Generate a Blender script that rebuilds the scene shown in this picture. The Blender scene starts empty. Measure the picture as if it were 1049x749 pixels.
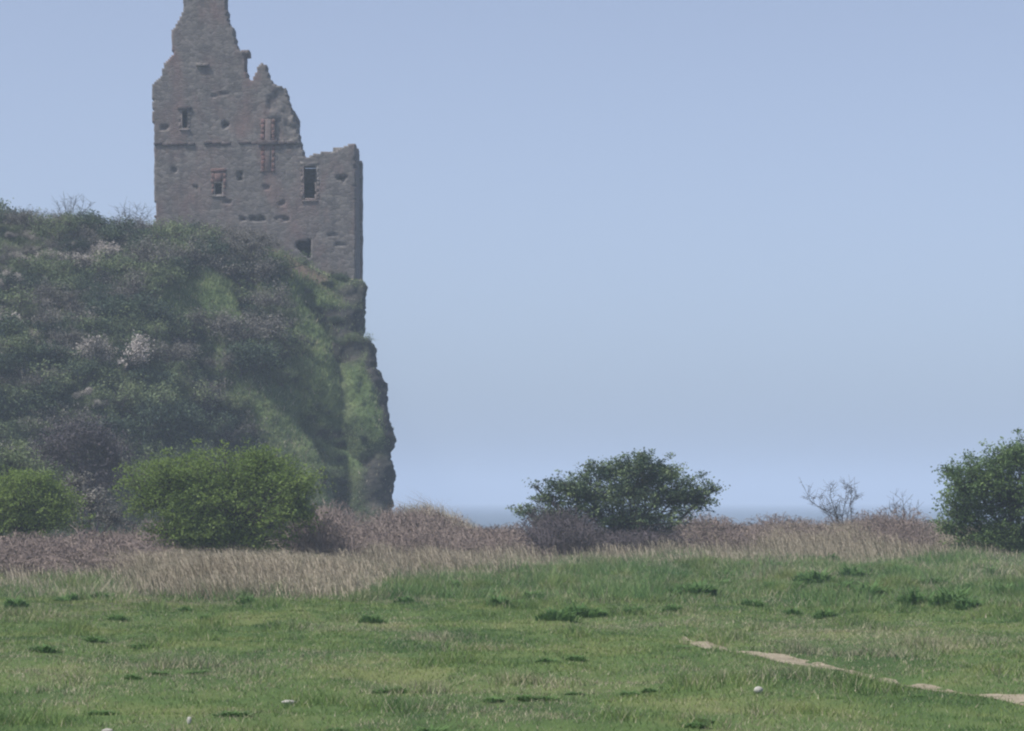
import bpy, math, random
import numpy as np
from mathutils import Vector
from mathutils.bvhtree import BVHTree

# ------------------------------------------------------------------ basics
SC = bpy.context.scene
COL = SC.collection
F = 2975.0          # focal length in photo pixels
CX, HY = 524.5, 513.5
EYE = 1.6
R = math.radians


def W(px, py, y):
    """world point at distance y seen at a place of the photo (used to take measures)"""
    return np.array([(px - CX) / F * y, y, EYE + (HY - py) / F * y])


def G(px, py):
    """flat ground point"""
    y = EYE * F / (py - HY)
    return (px - CX) / F * y, y


# ------------------------------------------------------------------ noise
def _h(ix, iy, iz):
    n = (ix.astype(np.int64) * 374761393 + iy.astype(np.int64) * 668265263 + iz.astype(np.int64) * 2147483647) & 0xFFFFFFFF
    n = ((n ^ (n >> 13)) * 1274126177) & 0xFFFFFFFF
    n = ((n ^ (n >> 16)) * 2246822519) & 0xFFFFFFFF
    return ((n ^ (n >> 15)) & 0xFFFFFF) / float(0xFFFFFF)


def vn(x, y, z=0.0):
    x, y, z = np.broadcast_arrays(np.asarray(x, float), np.asarray(y, float), np.asarray(z, float))
    ix, iy, iz = np.floor(x), np.floor(y), np.floor(z)
    fx, fy, fz = x - ix, y - iy, z - iz
    fx, fy, fz = [f * f * (3 - 2 * f) for f in (fx, fy, fz)]
    ix, iy, iz = ix.astype(int), iy.astype(int), iz.astype(int)
    r = 0
    for a in (0, 1):
        for b in (0, 1):
            for c in (0, 1):
                r = r + _h(ix + a, iy + b, iz + c) * (fx if a else 1 - fx) * (fy if b else 1 - fy) * (fz if c else 1 - fz)
    return r


def fbm(x, y, z=0.0, o=4):
    s, a, t = 0, 1.0, 0
    x, y, z = np.asarray(x, float), np.asarray(y, float), np.asarray(z, float)
    for i in range(o):
        s = s + a * (vn(x + 17 * i, y + 31 * i, z + 7 * i) - .5) * 2
        t += a
        a *= .5
        x, y, z = x * 2.03, y * 2.03, z * 2.03
    return s / t


def sst(a, b, x):
    t = np.clip((np.asarray(x, float) - a) / (b - a), 0, 1)
    return t * t * (3 - 2 * t)


# ------------------------------------------------------------------ object helpers
def mesh_obj(name, v, f, mat, parent=None, origin=(0, 0, 0), smooth=False, attrs=None, data_only=False):
    v = np.asarray(v, np.float32).reshape(-1, 3) - np.asarray(origin, np.float32)
    f = np.asarray(f, np.int32)
    k = f.shape[1]
    me = bpy.data.meshes.new(name)
    me.vertices.add(len(v))
    me.vertices.foreach_set('co', v.ravel())
    me.loops.add(f.size)
    me.loops.foreach_set('vertex_index', f.ravel())
    me.polygons.add(len(f))
    me.polygons.foreach_set('loop_start', np.arange(0, f.size, k, dtype=np.int32))
    me.polygons.foreach_set('loop_total', np.full(len(f), k, dtype=np.int32))
    if smooth:
        me.polygons.foreach_set('use_smooth', np.ones(len(f), dtype=bool))
    for an, av in (attrs or {}).items():
        a = me.attributes.new(an, 'FLOAT', 'POINT')
        a.data.foreach_set('value', np.asarray(av, np.float32).ravel())
    me.update(calc_edges=True)
    me.validate()
    me.materials.append(mat)
    if data_only:
        return me
    o = bpy.data.objects.new(name, me)
    COL.objects.link(o)
    if parent:
        o.parent = parent
    else:
        o.location = origin
    return o


def thing(name, label, cat, loc, group=None):
    o = bpy.data.objects.new(name, None)
    o.empty_display_size = .3
    COL.objects.link(o)
    o.location = [float(c) for c in loc]
    tag(o, label, cat, group)
    return o


def tag(o, label, cat=None, group=None, kind=None):
    if label:
        o['label'] = label
    if cat:
        o['category'] = cat
    if group:
        o['group'] = group
    if kind:
        o['kind'] = kind
    return o


class Acc:
    """collects triangles / quads of one mesh"""
    def __init__(s):
        s.v, s.f, s.n = [], [], 0

    def add(s, v, f):
        v = np.asarray(v, float).reshape(-1, 3)
        s.v.append(v)
        s.f.append(np.asarray(f, int) + s.n)
        s.n += len(v)

    def get(s):
        return np.concatenate(s.v), np.concatenate(s.f)


def tube(acc, pts, rad, n=4):
    pts = np.asarray(pts, float)
    rad = np.asarray(rad, float)
    m = len(pts)
    d = np.gradient(pts, axis=0)
    d /= np.linalg.norm(d, axis=1)[:, None] + 1e-9
    ref = np.array([.31, .2, .93]) if abs(d[0, 2]) < .8 else np.array([1., .1, .05])
    u = np.cross(d, ref)
    u /= np.linalg.norm(u, axis=1)[:, None] + 1e-9
    w = np.cross(d, u)
    a = np.arange(n) / n * 2 * math.pi
    v = pts[:, None] + rad[:, None, None] * (u[:, None] * np.cos(a)[None, :, None] + w[:, None] * np.sin(a)[None, :, None])
    i = np.arange(m - 1)[:, None] * n
    j = np.arange(n)[None]
    j2 = (j + 1) % n
    f = np.stack([i + j, i + j2, i + n + j2, i + n + j], -1).reshape(-1, 4)
    acc.add(v.reshape(-1, 3), f)


def rv(rng, n):
    d = rng.normal(size=(n, 3))
    return d / np.linalg.norm(d, axis=1)[:, None]


def leaf_quads(c, size, rng, up=.35, wide=.55):
    n = len(c)
    nn = rv(rng, n)
    nn[:, 2] = np.abs(nn[:, 2]) + up
    nn /= np.linalg.norm(nn, axis=1)[:, None]
    t = np.cross(nn, rv(rng, n))
    t /= np.linalg.norm(t, axis=1)[:, None] + 1e-9
    b = np.cross(nn, t)
    s = (size * rng.uniform(.6, 1.3, n))[:, None]
    v = np.stack([c - t * s * .5, c + b * s * wide * .5 + t * s * .05, c + t * s * .5, c - b * s * wide * .5 + t * s * .05], 1)
    f = np.arange(n * 4).reshape(n, 4)
    return v.reshape(-1, 3), f


def blades(x, y, z, h, w, lean, rng, segs=1, dirn=None):
    """grass blades; segs=1: one triangle, segs=2: bent blade"""
    n = len(x)
    a = rng.uniform(0, 2 * math.pi, n)
    b = rng.uniform(0, 2 * math.pi, n) if dirn is None else dirn
    p = np.stack([x, y, z], 1)
    side = np.stack([np.cos(a), np.sin(a), np.zeros(n)], 1) * (w * .5)[:, None]
    ld = np.stack([np.cos(b), np.sin(b), np.zeros(n)], 1)
    up = np.array([0, 0, 1.])
    if segs == 1:
        tip = p + up * h[:, None] + ld * (h * lean)[:, None]
        v = np.stack([p - side, p + side, tip], 1).reshape(-1, 3)
        return v, np.arange(n * 3).reshape(n, 3)
    mid = p + up * (h * .62)[:, None] + ld * (h * lean * .25)[:, None]
    tip = p + up * (h * (1 - .35 * np.clip(lean, 0, 1.4)))[:, None] + ld * (h * lean)[:, None]
    v = np.stack([p - side, p + side, mid + side * .75, mid - side * .75, tip], 1).reshape(-1, 3)
    o = np.arange(n)[:, None] * 5
    f = np.concatenate([o + [[0, 1, 2]], o + [[0, 2, 3]], o + [[3, 2, 4]]], 0)
    return v, f


# ------------------------------------------------------------------ materials
def newmat(name):
    m = bpy.data.materials.new(name)
    m.use_nodes = True
    nt = m.node_tree
    nt.nodes.clear()
    return m, nt


def nd(nt, t, **kw):
    n = nt.nodes.new(t)
    for k, v in kw.items():
        if hasattr(n, k):
            setattr(n, k, v)
        else:
            n.inputs[k].default_value = v
    return n


def col(c):
    return (c[0], c[1], c[2], 1)


def ramp(nt, fac, stops):
    r = nt.nodes.new('ShaderNodeValToRGB')
    e = r.color_ramp.elements
    while len(e) < len(stops):
        e.new(.5)
    for i, (p, c) in enumerate(stops):
        e[i].position = p
        e[i].color = col(c)
    nt.links.new(fac, r.inputs['Fac'])
    return r.outputs['Color']


def noise(nt, scale, detail=4, rough=.6, vec=None, stretch=None):
    if vec is None:
        vec = nt.nodes.new('ShaderNodeNewGeometry').outputs['Position']
    if stretch:
        mp = nt.nodes.new('ShaderNodeMapping')
        mp.inputs['Scale'].default_value = stretch
        nt.links.new(vec, mp.inputs['Vector'])
        vec = mp.outputs['Vector']
    n = nt.nodes.new('ShaderNodeTexNoise')
    n.inputs['Scale'].default_value = scale
    n.inputs['Detail'].default_value = detail
    n.inputs['Roughness'].default_value = rough
    nt.links.new(vec, n.inputs['Vector'])
    return n.outputs['Fac']


def mix(nt, fac, a, b, blend='MIX'):
    m = nt.nodes.new('ShaderNodeMix')
    m.data_type = 'RGBA'
    m.blend_type = blend
    for s, val in ((m.inputs[0], fac), (m.inputs[6], a), (m.inputs[7], b)):
        if isinstance(val, (int, float)):
            s.default_value = val
        elif isinstance(val, tuple):
            s.default_value = col(val)
        else:
            nt.links.new(val, s)
    return m.outputs[2]


def mathn(nt, op, a, b=None, clamp=False):
    m = nt.nodes.new('ShaderNodeMath')
    m.operation = op
    m.use_clamp = clamp
    for s, val in ((m.inputs[0], a), (m.inputs[1], b)):
        if val is None:
            continue
        if isinstance(val, (int, float)):
            s.default_value = val
        else:
            nt.links.new(val, s)
    return m.outputs[0]


def attr(nt, name):
    a = nt.nodes.new('ShaderNodeAttribute')
    a.attribute_name = name
    return a.outputs['Fac']


def finish(nt, color, rough=.85, bump=None, bump_d=.02, transl=0.0, spec=.25):
    out = nt.nodes.new('ShaderNodeOutputMaterial')
    p = nt.nodes.new('ShaderNodeBsdfPrincipled')
    p.inputs['Roughness'].default_value = rough
    p.inputs['Specular IOR Level'].default_value = spec
    if isinstance(color, tuple):
        p.inputs['Base Color'].default_value = col(color)
    else:
        nt.links.new(color, p.inputs['Base Color'])
    if bump is not None:
        b = nt.nodes.new('ShaderNodeBump')
        b.inputs['Distance'].default_value = bump_d
        b.inputs['Strength'].default_value = 1
        nt.links.new(bump, b.inputs['Height'])
        nt.links.new(b.outputs['Normal'], p.inputs['Normal'])
    sh = p.outputs['BSDF']
    if transl > 0:
        t = nt.nodes.new('ShaderNodeBsdfTranslucent')
        if isinstance(color, tuple):
            t.inputs['Color'].default_value = col(color)
        else:
            nt.links.new(color, t.inputs['Color'])
        ms = nt.nodes.new('ShaderNodeMixShader')
        ms.inputs[0].default_value = transl
        nt.links.new(sh, ms.inputs[1])
        nt.links.new(t.outputs[0], ms.inputs[2])
        sh = ms.outputs[0]
    nt.links.new(sh, out.inputs['Surface'])


def leafmat(name, stops, scale=2.0, transl=.25, rough=.7, spec=.2):
    """foliage: hue wanders between clumps and from leaf to leaf"""
    m, nt = newmat(name)
    n1 = noise(nt, scale, 3, .6)
    n2 = noise(nt, 23.0, 1, .5)
    f = mathn(nt, 'ADD', mathn(nt, 'MULTIPLY', n1, .65), mathn(nt, 'MULTIPLY', n2, .35))
    finish(nt, ramp(nt, f, stops), rough, transl=transl, spec=spec)
    return m


# colours -----------------------------------------------------------
GREEN_D, GREEN_M, GREEN_L = (.035, .066, .024), (.062, .105, .036), (.10, .145, .05)
STRAW_D, STRAW, STRAW_L = (.25, .205, .15), (.43, .365, .28), (.60, .53, .42)

M = {}
M['hawthorn'] = leafmat('hawthorn_leaf', [(.39, (.022, .044, .03)), (.49, (.055, .092, .05)), (.58, (.20, .26, .115))], 1.6)
M['spring'] = leafmat('spring_leaf', [(.36, (.11, .17, .042)), (.5, (.16, .23, .055)), (.64, (.215, .285, .075))], 1.2, .42)
M['right_leaf'] = leafmat('bright_hawthorn_leaf', [(.36, (.045, .085, .034)), (.5, (.10, .16, .055)), (.64, (.19, .26, .085))], 1.5, .3)
M['evergreen'] = leafmat('evergreen_leaf', [(.36, (.022, .042, .03)), (.5, (.048, .075, .046)), (.64, (.095, .135, .068))], .8, .15)
M['olive'] = leafmat('olive_leaf', [(.36, (.08, .112, .055)), (.5, (.13, .172, .08)), (.64, (.205, .24, .115))], .8, .2)
M['twig_bud'] = leafmat('twig_bud', [(.36, (.10, .097, .085)), (.5, (.17, .162, .142)), (.64, (.265, .25, .215))], .9, .15)
M['blossom'] = leafmat('blossom_petal', [(.36, (.30, .265, .245)), (.5, (.44, .40, .37)), (.64, (.60, .555, .515))], 1.2, .3)
M['bark'] = leafmat('bark', [(.3, (.045, .038, .034)), (.7, (.095, .082, .075))], 4, 0, .9)
M['bramble_cane'] = leafmat('bramble_cane', [(.35, (.11, .085, .08)), (.5, (.185, .145, .132)), (.65, (.29, .24, .205))], .8, .05)
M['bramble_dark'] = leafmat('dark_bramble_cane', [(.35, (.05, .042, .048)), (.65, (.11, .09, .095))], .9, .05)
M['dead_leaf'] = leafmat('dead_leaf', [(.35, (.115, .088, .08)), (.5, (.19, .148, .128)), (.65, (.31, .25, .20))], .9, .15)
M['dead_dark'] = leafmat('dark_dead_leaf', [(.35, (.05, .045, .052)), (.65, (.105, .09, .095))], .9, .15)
M['weed'] = leafmat('weed_leaf', [(.35, (.095, .185, .065)), (.65, (.16, .265, .09))], 3, .45)


def grassmat(name, big_stops, straw_stops, s1=.35, bias=0.0, transl=.25):
    m, nt = newmat(name)
    n1 = noise(nt, s1, 5, .65, stretch=(1, .55, 1))
    n3 = noise(nt, 19.0, 1, .5)
    n2 = noise(nt, s1 * 6.5, 3, .65, stretch=(1, .5, 1))
    f_ = mathn(nt, 'ADD', mathn(nt, 'MULTIPLY', n1, .42), mathn(nt, 'MULTIPLY', n2, .43))
    g = ramp(nt, mathn(nt, 'ADD', f_, mathn(nt, 'MULTIPLY', n3, .15)), big_stops)
    s = ramp(nt, n3, straw_stops)
    c = mix(nt, attr(nt, 'straw'), g, s)
    finish(nt, c, .75, transl=transl, spec=.15)
    return m


GS = [(.40, (.068, .135, .046)), (.5, (.145, .22, .068)), (.61, (.225, .255, .095))]
SS = [(.3, STRAW_D), (.5, STRAW), (.7, STRAW_L)]
M['turf'] = grassmat('turf_blades', GS, SS, .45)
M['rough'] = grassmat('rough_blades', [(.39, (.055, .125, .045)), (.5, (.125, .215, .075)), (.61, (.22, .275, .11))], SS, .5)
M['dry'] = grassmat('dry_blades', [(.36, (.075, .09, .05)), (.64, (.14, .14, .08))], SS, .5)
M['slope'] = grassmat('slope_blades', [(.36, (.11, .165, .075)), (.5, (.185, .24, .105)), (.64, (.28, .315, .14))], SS, .35)


def ground_mat():
    m, nt = newmat('field_soil_and_turf')
    n1 = noise(nt, .45, 6, .65, stretch=(1, .55, 1))
    g = ramp(nt, n1, [(.36, (.045, .08, .028)), (.5, (.08, .125, .043)), (.64, (.14, .165, .065))])
    d = ramp(nt, noise(nt, 3.0, 3, .6), [(.3, (.07, .06, .045)), (.7, (.17, .14, .105))])
    c = mix(nt, attr(nt, 'dry'), g, d)
    sand = ramp(nt, noise(nt, 1.5, 3, .6), [(.3, (.2, .17, .13)), (.7, (.3, .26, .2))])
    c = mix(nt, attr(nt, 'beach'), c, sand)
    finish(nt, c, .95, noise(nt, 14, 4, .7), .03, spec=.1)
    return m


def path_mat():
    m, nt = newmat('trodden_earth')
    c = ramp(nt, noise(nt, 3.5, 6, .7), [(.3, (.18, .155, .11)), (.5, (.28, .24, .175)), (.7, (.38, .335, .255))])
    st = ramp(nt, noise(nt, 30, 2, .5), [(.55, (0, 0, 0)), (.65, (1, 1, 1))])
    c = mix(nt, mathn(nt, 'MULTIPLY', st, .25), c, (.45, .42, .38))
    finish(nt, c, .95, noise(nt, 25, 4, .7), .02, spec=.1)
    return m


def sea_mat():
    m, nt = newmat('sea_water')
    out = nt.nodes.new('ShaderNodeOutputMaterial')
    p = nt.nodes.new('ShaderNodeBsdfPrincipled')
    p.inputs['Base Color'].default_value = (.09, .125, .16, 1)
    p.inputs['Roughness'].default_value = .5
    p.inputs['Specular IOR Level'].default_value = .2
    p.inputs['IOR'].default_value = 1.33
    b = nt.nodes.new('ShaderNodeBump')
    b.inputs['Distance'].default_value = .5
    nt.links.new(noise(nt, .12, 6, .65, stretch=(.5, 1, 1)), b.inputs['Height'])
    nt.links.new(b.outputs[0], p.inputs['Normal'])
    nt.links.new(p.outputs[0], out.inputs[0])
    return m


def head_mat():
    m, nt = newmat('headland_soil_and_rock')
    n = noise(nt, .5, 6, .65)
    scrub = ramp(nt, n, [(.35, (.03, .04, .028)), (.5, (.055, .068, .044)), (.65, (.10, .11, .072))])
    grass = ramp(nt, n, [(.35, (.07, .11, .045)), (.5, (.115, .165, .068)), (.65, (.175, .215, .095))])
    rockn = noise(nt, 1.1, 8, .7, stretch=(1, 1, 1.8))
    rock = ramp(nt, rockn, [(.34, (.018, .019, .02)), (.5, (.04, .041, .04)), (.66, (.105, .095, .085))])
    soil = ramp(nt, n, [(.35, (.22, .155, .12)), (.65, (.34, .25, .20))])
    c = mix(nt, attr(nt, 'grass'), scrub, grass)
    c = mix(nt, attr(nt, 'rock'), c, rock)
    c = mix(nt, attr(nt, 'soil'), c, soil)
    finish(nt, c, .95, noise(nt, 2.0, 8, .72), .32, spec=.1)
    return m


def stone_mat(name, tint=(1, 1, 1), dress=False):
    tint = (tint[0] * 1.10, tint[1] * 1.11, tint[2] * 1.17)
    m, nt = newmat(name)
    pos = nt.nodes.new('ShaderNodeNewGeometry').outputs['Position']
    # wobble, then rubble courses
    wn = nt.nodes.new('ShaderNodeTexNoise')
    wn.inputs['Scale'].default_value = 1.4
    nt.links.new(pos, wn.inputs['Vector'])
    vm = nt.nodes.new('ShaderNodeVectorMath')
    vm.operation = 'MULTIPLY_ADD'
    nt.links.new(wn.outputs['Color'], vm.inputs[0])
    vm.inputs[1].default_value = (.25, .25, .25)
    nt.links.new(pos, vm.inputs[2])
    mp = nt.nodes.new('ShaderNodeMapping')
    mp.inputs['Scale'].default_value = (4.2, 4.2, 7.0)
    nt.links.new(vm.outputs[0], mp.inputs['Vector'])
    v1 = nt.nodes.new('ShaderNodeTexVoronoi')
    v1.inputs['Scale'].default_value = 1
    v2 = nt.nodes.new('ShaderNodeTexVoronoi')
    v2.feature = 'DISTANCE_TO_EDGE'
    v2.inputs['Scale'].default_value = 1
    for v in (v1, v2):
        nt.links.new(mp.outputs[0], v.inputs['Vector'])
    sep = nt.nodes.new('ShaderNodeSeparateColor')
    nt.links.new(v1.outputs['Color'], sep.inputs[0])
    T = lambda c: tuple(c[i] * tint[i] for i in range(3))
    base = ramp(nt, sep.outputs[0], [(.1, T((.105, .097, .089))), (.5, T((.145, .133, .119))), (.9, T((.195, .178, .157)))])
    big = noise(nt, .42, 5, .65)
    base = mix(nt, ramp(nt, big, [(.4, (0, 0, 0)), (.7, (.55, .55, .55))]), base, T((.145, .13, .118)))
    red = ramp(nt, noise(nt, .5, 4, .65, stretch=(1, 1, .5)), [(.48, (0, 0, 0)), (.64, (.85, .85, .85))])
    base = mix(nt, red, base, T((.17, .118, .105)))
    # dark weathering: downward streaks and blotches
    strk = noise(nt, 1.0, 5, .7, stretch=(1.6, 1.6, .28))
    base = mix(nt, ramp(nt, strk, [(.5, (0, 0, 0)), (.72, (.6, .6, .6))]), base, T((.06, .06, .06)))
    lich = noise(nt, 2.6, 6, .75)
    base = mix(nt, ramp(nt, lich, [(.58, (0, 0, 0)), (.7, (.45, .45, .45))]), base, T((.22, .21, .185)))
    joint = ramp(nt, v2.outputs['Distance'], [(.0, (1, 1, 1)), (.09, (0, 0, 0))])
    if not dress:
        base = mix(nt, mathn(nt, 'MULTIPLY', joint, .28), base, T((.06, .057, .054)))
    h = mathn(nt, 'ADD', mathn(nt, 'MULTIPLY', ramp(nt, v2.outputs['Distance'], [(0, (0, 0, 0)), (.2, (1, 1, 1))]), .35 if not dress else .15),
              mathn(nt, 'MULTIPLY', noise(nt, 6, 6, .7), .9))
    finish(nt, base, .95, h, .022, spec=.15)
    return m


M['ground'] = ground_mat()
M['path'] = path_mat()
M['sea'] = sea_mat()
M['head'] = head_mat()
M['stone'] = stone_mat('rubble_masonry')
M['red_stone'] = stone_mat('red_sandstone', (1.0, .74, .72), True)
M['pale_stone'] = stone_mat('pale_dressed_stone', (1.12, 1.1, 1.07), True)
M['dark_stone_and_shadow'] = stone_mat('dark_lintel_and_shadow_stone', (.55, .52, .55), True)
m, nt = newmat('white_stone')
finish(nt, ramp(nt, noise(nt, 9, 4, .6), [(.3, (.26, .25, .22)), (.7, (.45, .44, .40))]), .8, noise(nt, 40, 3, .6), .01)
M['white'] = m

# ------------------------------------------------------------------ terrain
PATH = np.array([(1.75, 40), (1.95, 36.5), (2.16, 33.4), (2.45, 31.6), (2.86, 30.3), (3.15, 28.9), (3.48, 27.5), (3.80, 26.4), (4.12, 25.2), (4.36, 24.4), (4.9, 22.6), (5.5, 20.5), (6.2, 17)])


def path_d(x, y):
    cx = np.interp(y, PATH[::-1, 1], PATH[::-1, 0])
    return x - cx


def hgt(x, y):
    x, y = np.asarray(x, float), np.asarray(y, float)
    z = .10 * fbm(x * .22, y * .13, 3.3, 3) * sst(6, 18, y) + .045 * fbm(x * .9, y * .6, 8.1, 3) + .055 * fbm(x * 2.0, y * 1.2, 5.1, 2) * sst(60, 45, y)
    z = z + .28 * np.exp(-((x + 3.0) / 3.2) ** 2 - ((y - 94) / 9.0) ** 2)
    z = z + .42 * sst(-4, 10, x) * sst(60, 90, y) + .22 * fbm(x * 1.0, y * .4, 12.2, 3) * sst(44, 52, y) * sst(-6, 3, x) * sst(99, 92, y)
    z = z - .05 * np.exp(-(path_d(x, y) / .45) ** 2) * sst(17, 20, y) * sst(38, 34, y)
    drop = sst(99, 122, y) * sst(-11, -2, x)
    z = z - 9.5 * drop
    far = sst(175, 215, y)
    return np.where(far > 0, z * (1 - far) - 9.5 * far, z)


def dryness(x, y):
    """0 turf, 1 dry rank growth"""
    edge = 60 + 7 * fbm(x * .35, y * .06, 2.2, 4) - 12 * np.exp(-((x + 5.6) / 2.6) ** 2) + 17 * sst(-3, 5, x)
    return sst(edge - 13, edge + 11, y + 5 * fbm(x * .7, y * .25, 7.7, 3))


xs = np.unique(np.concatenate([np.linspace(-420, -30, 40), np.arange(-30, 30.01, .2), np.linspace(30, 420, 40)]))
ys = np.unique(np.concatenate([np.linspace(-260, 8, 40), np.arange(8, 122, .22), np.linspace(122, 420, 40)]))
X, Y = np.meshgrid(xs, ys)
Z = hgt(X, Y)
nx, ny = len(xs), len(ys)
idx = np.arange(nx * ny).reshape(ny, nx)
q = np.stack([idx[:-1, :-1], idx[:-1, 1:], idx[1:, 1:], idx[1:, :-1]], -1).reshape(-1, 4)
g = mesh_obj('ground', np.stack([X, Y, Z], -1), q, M['ground'], smooth=True,
             attrs={'dry': dryness(X, Y), 'beach': sst(-.8, -2.5, Z)})
tag(g, 'green rough field falling to the shore behind the scrub', 'ground', kind='structure')

# path: a thin sheet of trodden earth with ragged borders
ty = np.arange(17.5, 35.2, .12)
cx = np.interp(ty, PATH[::-1, 1], PATH[::-1, 0])
half = (.21 + .12 * fbm(ty * .8, 0 * ty, 1.0, 3)) * sst(35.4, 32.5, ty) * (.6 + .4 * np.clip(sst(29.0, 30.2, ty) + sst(25.7, 25.1, ty) + .6 * np.exp(-((ty - 27.2) / .7) ** 2), 0, 1))
vv, ff = [], []
NW = 7
for j in range(NW):
    t = j / (NW - 1) * 2 - 1
    w = half * t + (.10 * fbm(ty * 2.1, 0 * ty + j * 3.3, 5.0, 3) if j in (0, NW - 1) else 0)
    px_ = cx + w
    vv.append(np.stack([px_, ty, hgt(px_, ty) + .006], -1))
vv = np.stack(vv, 1)
idx = np.arange(len(ty) * NW).reshape(len(ty), NW)
q = np.stack([idx[:-1, :-1], idx[:-1, 1:], idx[1:, 1:], idx[1:, :-1]], -1).reshape(-1, 4)
p = mesh_obj('path', vv, q, M['path'], smooth=True)
tag(p, 'narrow bare earth path crossing the grass', 'path', kind='structure')

# sea
sv = [(-13000, 60, -2.5), (13000, 60, -2.5), (13000, 13000, -2.5), (-13000, 13000, -2.5)]
s = mesh_obj('sea', sv, [[0, 1, 2, 3]], M['sea'])
tag(s, 'calm grey blue sea reaching the hazy horizon', 'sea', kind='structure')

# ------------------------------------------------------------------ headland
# silhouette of the cliff edge on its right: photo height -> photo x
EDGE = np.array([(280, 368), (290, 373), (300, 376.5), (312, 377.5), (320, 374), (327, 368.5), (346, 367), (351, 378), (358, 381.5), (368, 380),
                 (376, 378), (386, 384), (403, 390), (420, 392), (435, 395), (452, 398), (468, 401), (486, 400.5), (505, 397), (520, 395), (560, 397), (700, 400)], float)


def ztop(x):
    return np.interp(x, [-80, -45, -27, -18, -14, -12, -10.5, -9, -7, 0], [17.6, 16.6, 15.5, 14.9, 14.7, 14.3, 13.6, 13.05, 12.9, 12.9])


NU, NV, NT = 300, 150, 60


def yfront(x, t):
    """distance of the slope foot..top as seen from the field; t = 0 foot, 1 top"""
    foot = np.interp(x, [-80, -30, -18, -8, 0], [112, 120, 126, 134, 137])
    top = np.interp(x, [-80, -30, -18, -8, 0], [145, 146, 147.5, 148, 148])
    s = np.clip(t, -1, 1.2)
    prof = .62 * s + .38 * np.sign(s) * np.abs(s) ** 2.4
    return foot + (top - foot) * prof


tv = np.concatenate([np.linspace(-.75, 0, 24)[:-1], np.linspace(0, 1, NV)])
Nf, Nc, Nb = 230, 34, 40
rows = []
for t in tv:
    zc = 12.9 * t
    yc = float(yfront(-7.5, t))
    rr = 1.5 + .8 * (1 - max(t, 0))
    dep = yc + rr
    pyv = HY - (zc - EYE) / dep * F
    xe = (np.interp(pyv, EDGE[:, 0], EDGE[:, 1]) - CX) / F * dep
    uu = np.linspace(0, 1, Nf)
    xf = -85 + (xe - rr + 85) * (uu ** .55)
    yf = yfront(xf, t)
    yf = np.where(xf > -16, yf + (yc - yfront(xe - rr, t)) * sst(-16, xe - rr, xf), yf)
    zf = t * ztop(xf)
    a = np.linspace(0, math.pi / 2, Nc + 1)[1:]
    xc = xe - rr + rr * np.sin(a)
    ycn = yc + rr * (1 - np.cos(a))
    zcn = np.full(Nc, zc)
    ub = np.linspace(0, 1, Nb + 1)[1:]
    xb = xe - 4.2 * ub
    yb = dep + (205 - dep) * ub
    zb = np.full(Nb, zc)
    rows.append(np.stack([np.concatenate([xf, xc, xb]), np.concatenate([yf, ycn, yb]), np.concatenate([zf, zcn, zb])], -1))
S = np.stack(rows)                                   # contours
nv0, nu = S.shape[:2]
# plateau: contour shrinks towards an inner line
last = S[-1]
caps = []
for c in np.linspace(0, 1, 28)[1:]:
    tx = np.minimum(last[:, 0], -8.5 - 0 * last[:, 0])
    inner = np.stack([last[:, 0] * (1 - c) + (-30 + (last[:, 0] + 30) * .9) * c, last[:, 1] * (1 - c) + 175 * c, last[:, 2]], -1)
    inner[:, 2] = ztop(inner[:, 0]) + .25 * c
    caps.append(inner)
S = np.concatenate([S, np.stack(caps)])
nv = S.shape[0]
# relief along the surface normal
du = np.gradient(S, axis=1)
dv = np.gradient(S, axis=0)
N = np.cross(du, dv)
N /= np.linalg.norm(N, axis=2)[..., None] + 1e-9
x, y, z = S[..., 0], S[..., 1], S[..., 2]
tt = np.zeros((nv, nu))
tt[:nv0] = tv[:, None]
tt[nv0:] = 1
facew = sst(1.03, .93, tt) * (tt < 1) + .0
frontm = np.zeros((nv, nu))
frontm[:, :Nf] = 1
cliffm = 1 - np.concatenate([sst(-9.4, -7.9, S[..., :Nf, 0]), np.ones((nv, nu - Nf))], 1)
# gullies slanting down to the right, ribs between them
sl = x * .85 + z * .52
rib = 1 - np.abs(fbm(sl * .55 + .5 * fbm(x * .3, z * .3, 2., 2), z * .09 + y * .02, 4.4, 2)) * 2.4
disp = .9 * fbm(x * .22, y * .22, z * .22, 4) + 1.25 * (rib - .4) * sst(-30, -14, x) + .34 * fbm(x * 1.3, y * 1.3, z * 1.3, 4)
rockc = 1 - cliffm
disp = disp * (1 - rockc * .75) + rockc * (.5 * fbm(x * .5, y * .5, z * .9, 4) + .26 * fbm(x * 1.7, y * 1.7, z * 2.4, 4))


def seg_d(px, pz, a, b):
    ax, az, bx, bz = a[0], a[1], b[0], b[1]
    t = np.clip(((px - ax) * (bx - ax) + (pz - az) * (bz - az)) / ((bx - ax) ** 2 + (bz - az) ** 2), 0, 1)
    return np.hypot(px - ax - t * (bx - ax), pz - az - t * (bz - az))


def scr(xx, yy, zz):
    return CX + xx / yy * F, HY - (zz - EYE) / yy * F


def carve(pts, width, depth):
    """valley line given by measured places of the photo"""
    global disp
    PX, PY = scr(x, y, z)
    d = np.full(x.shape, 1e9)
    for a, b in zip(pts[:-1], pts[1:]):
        d = np.minimum(d, seg_d(PX, PY, a, b))
    disp = disp - depth * np.exp(-(d / width) ** 2) * (y < 152)


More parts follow.
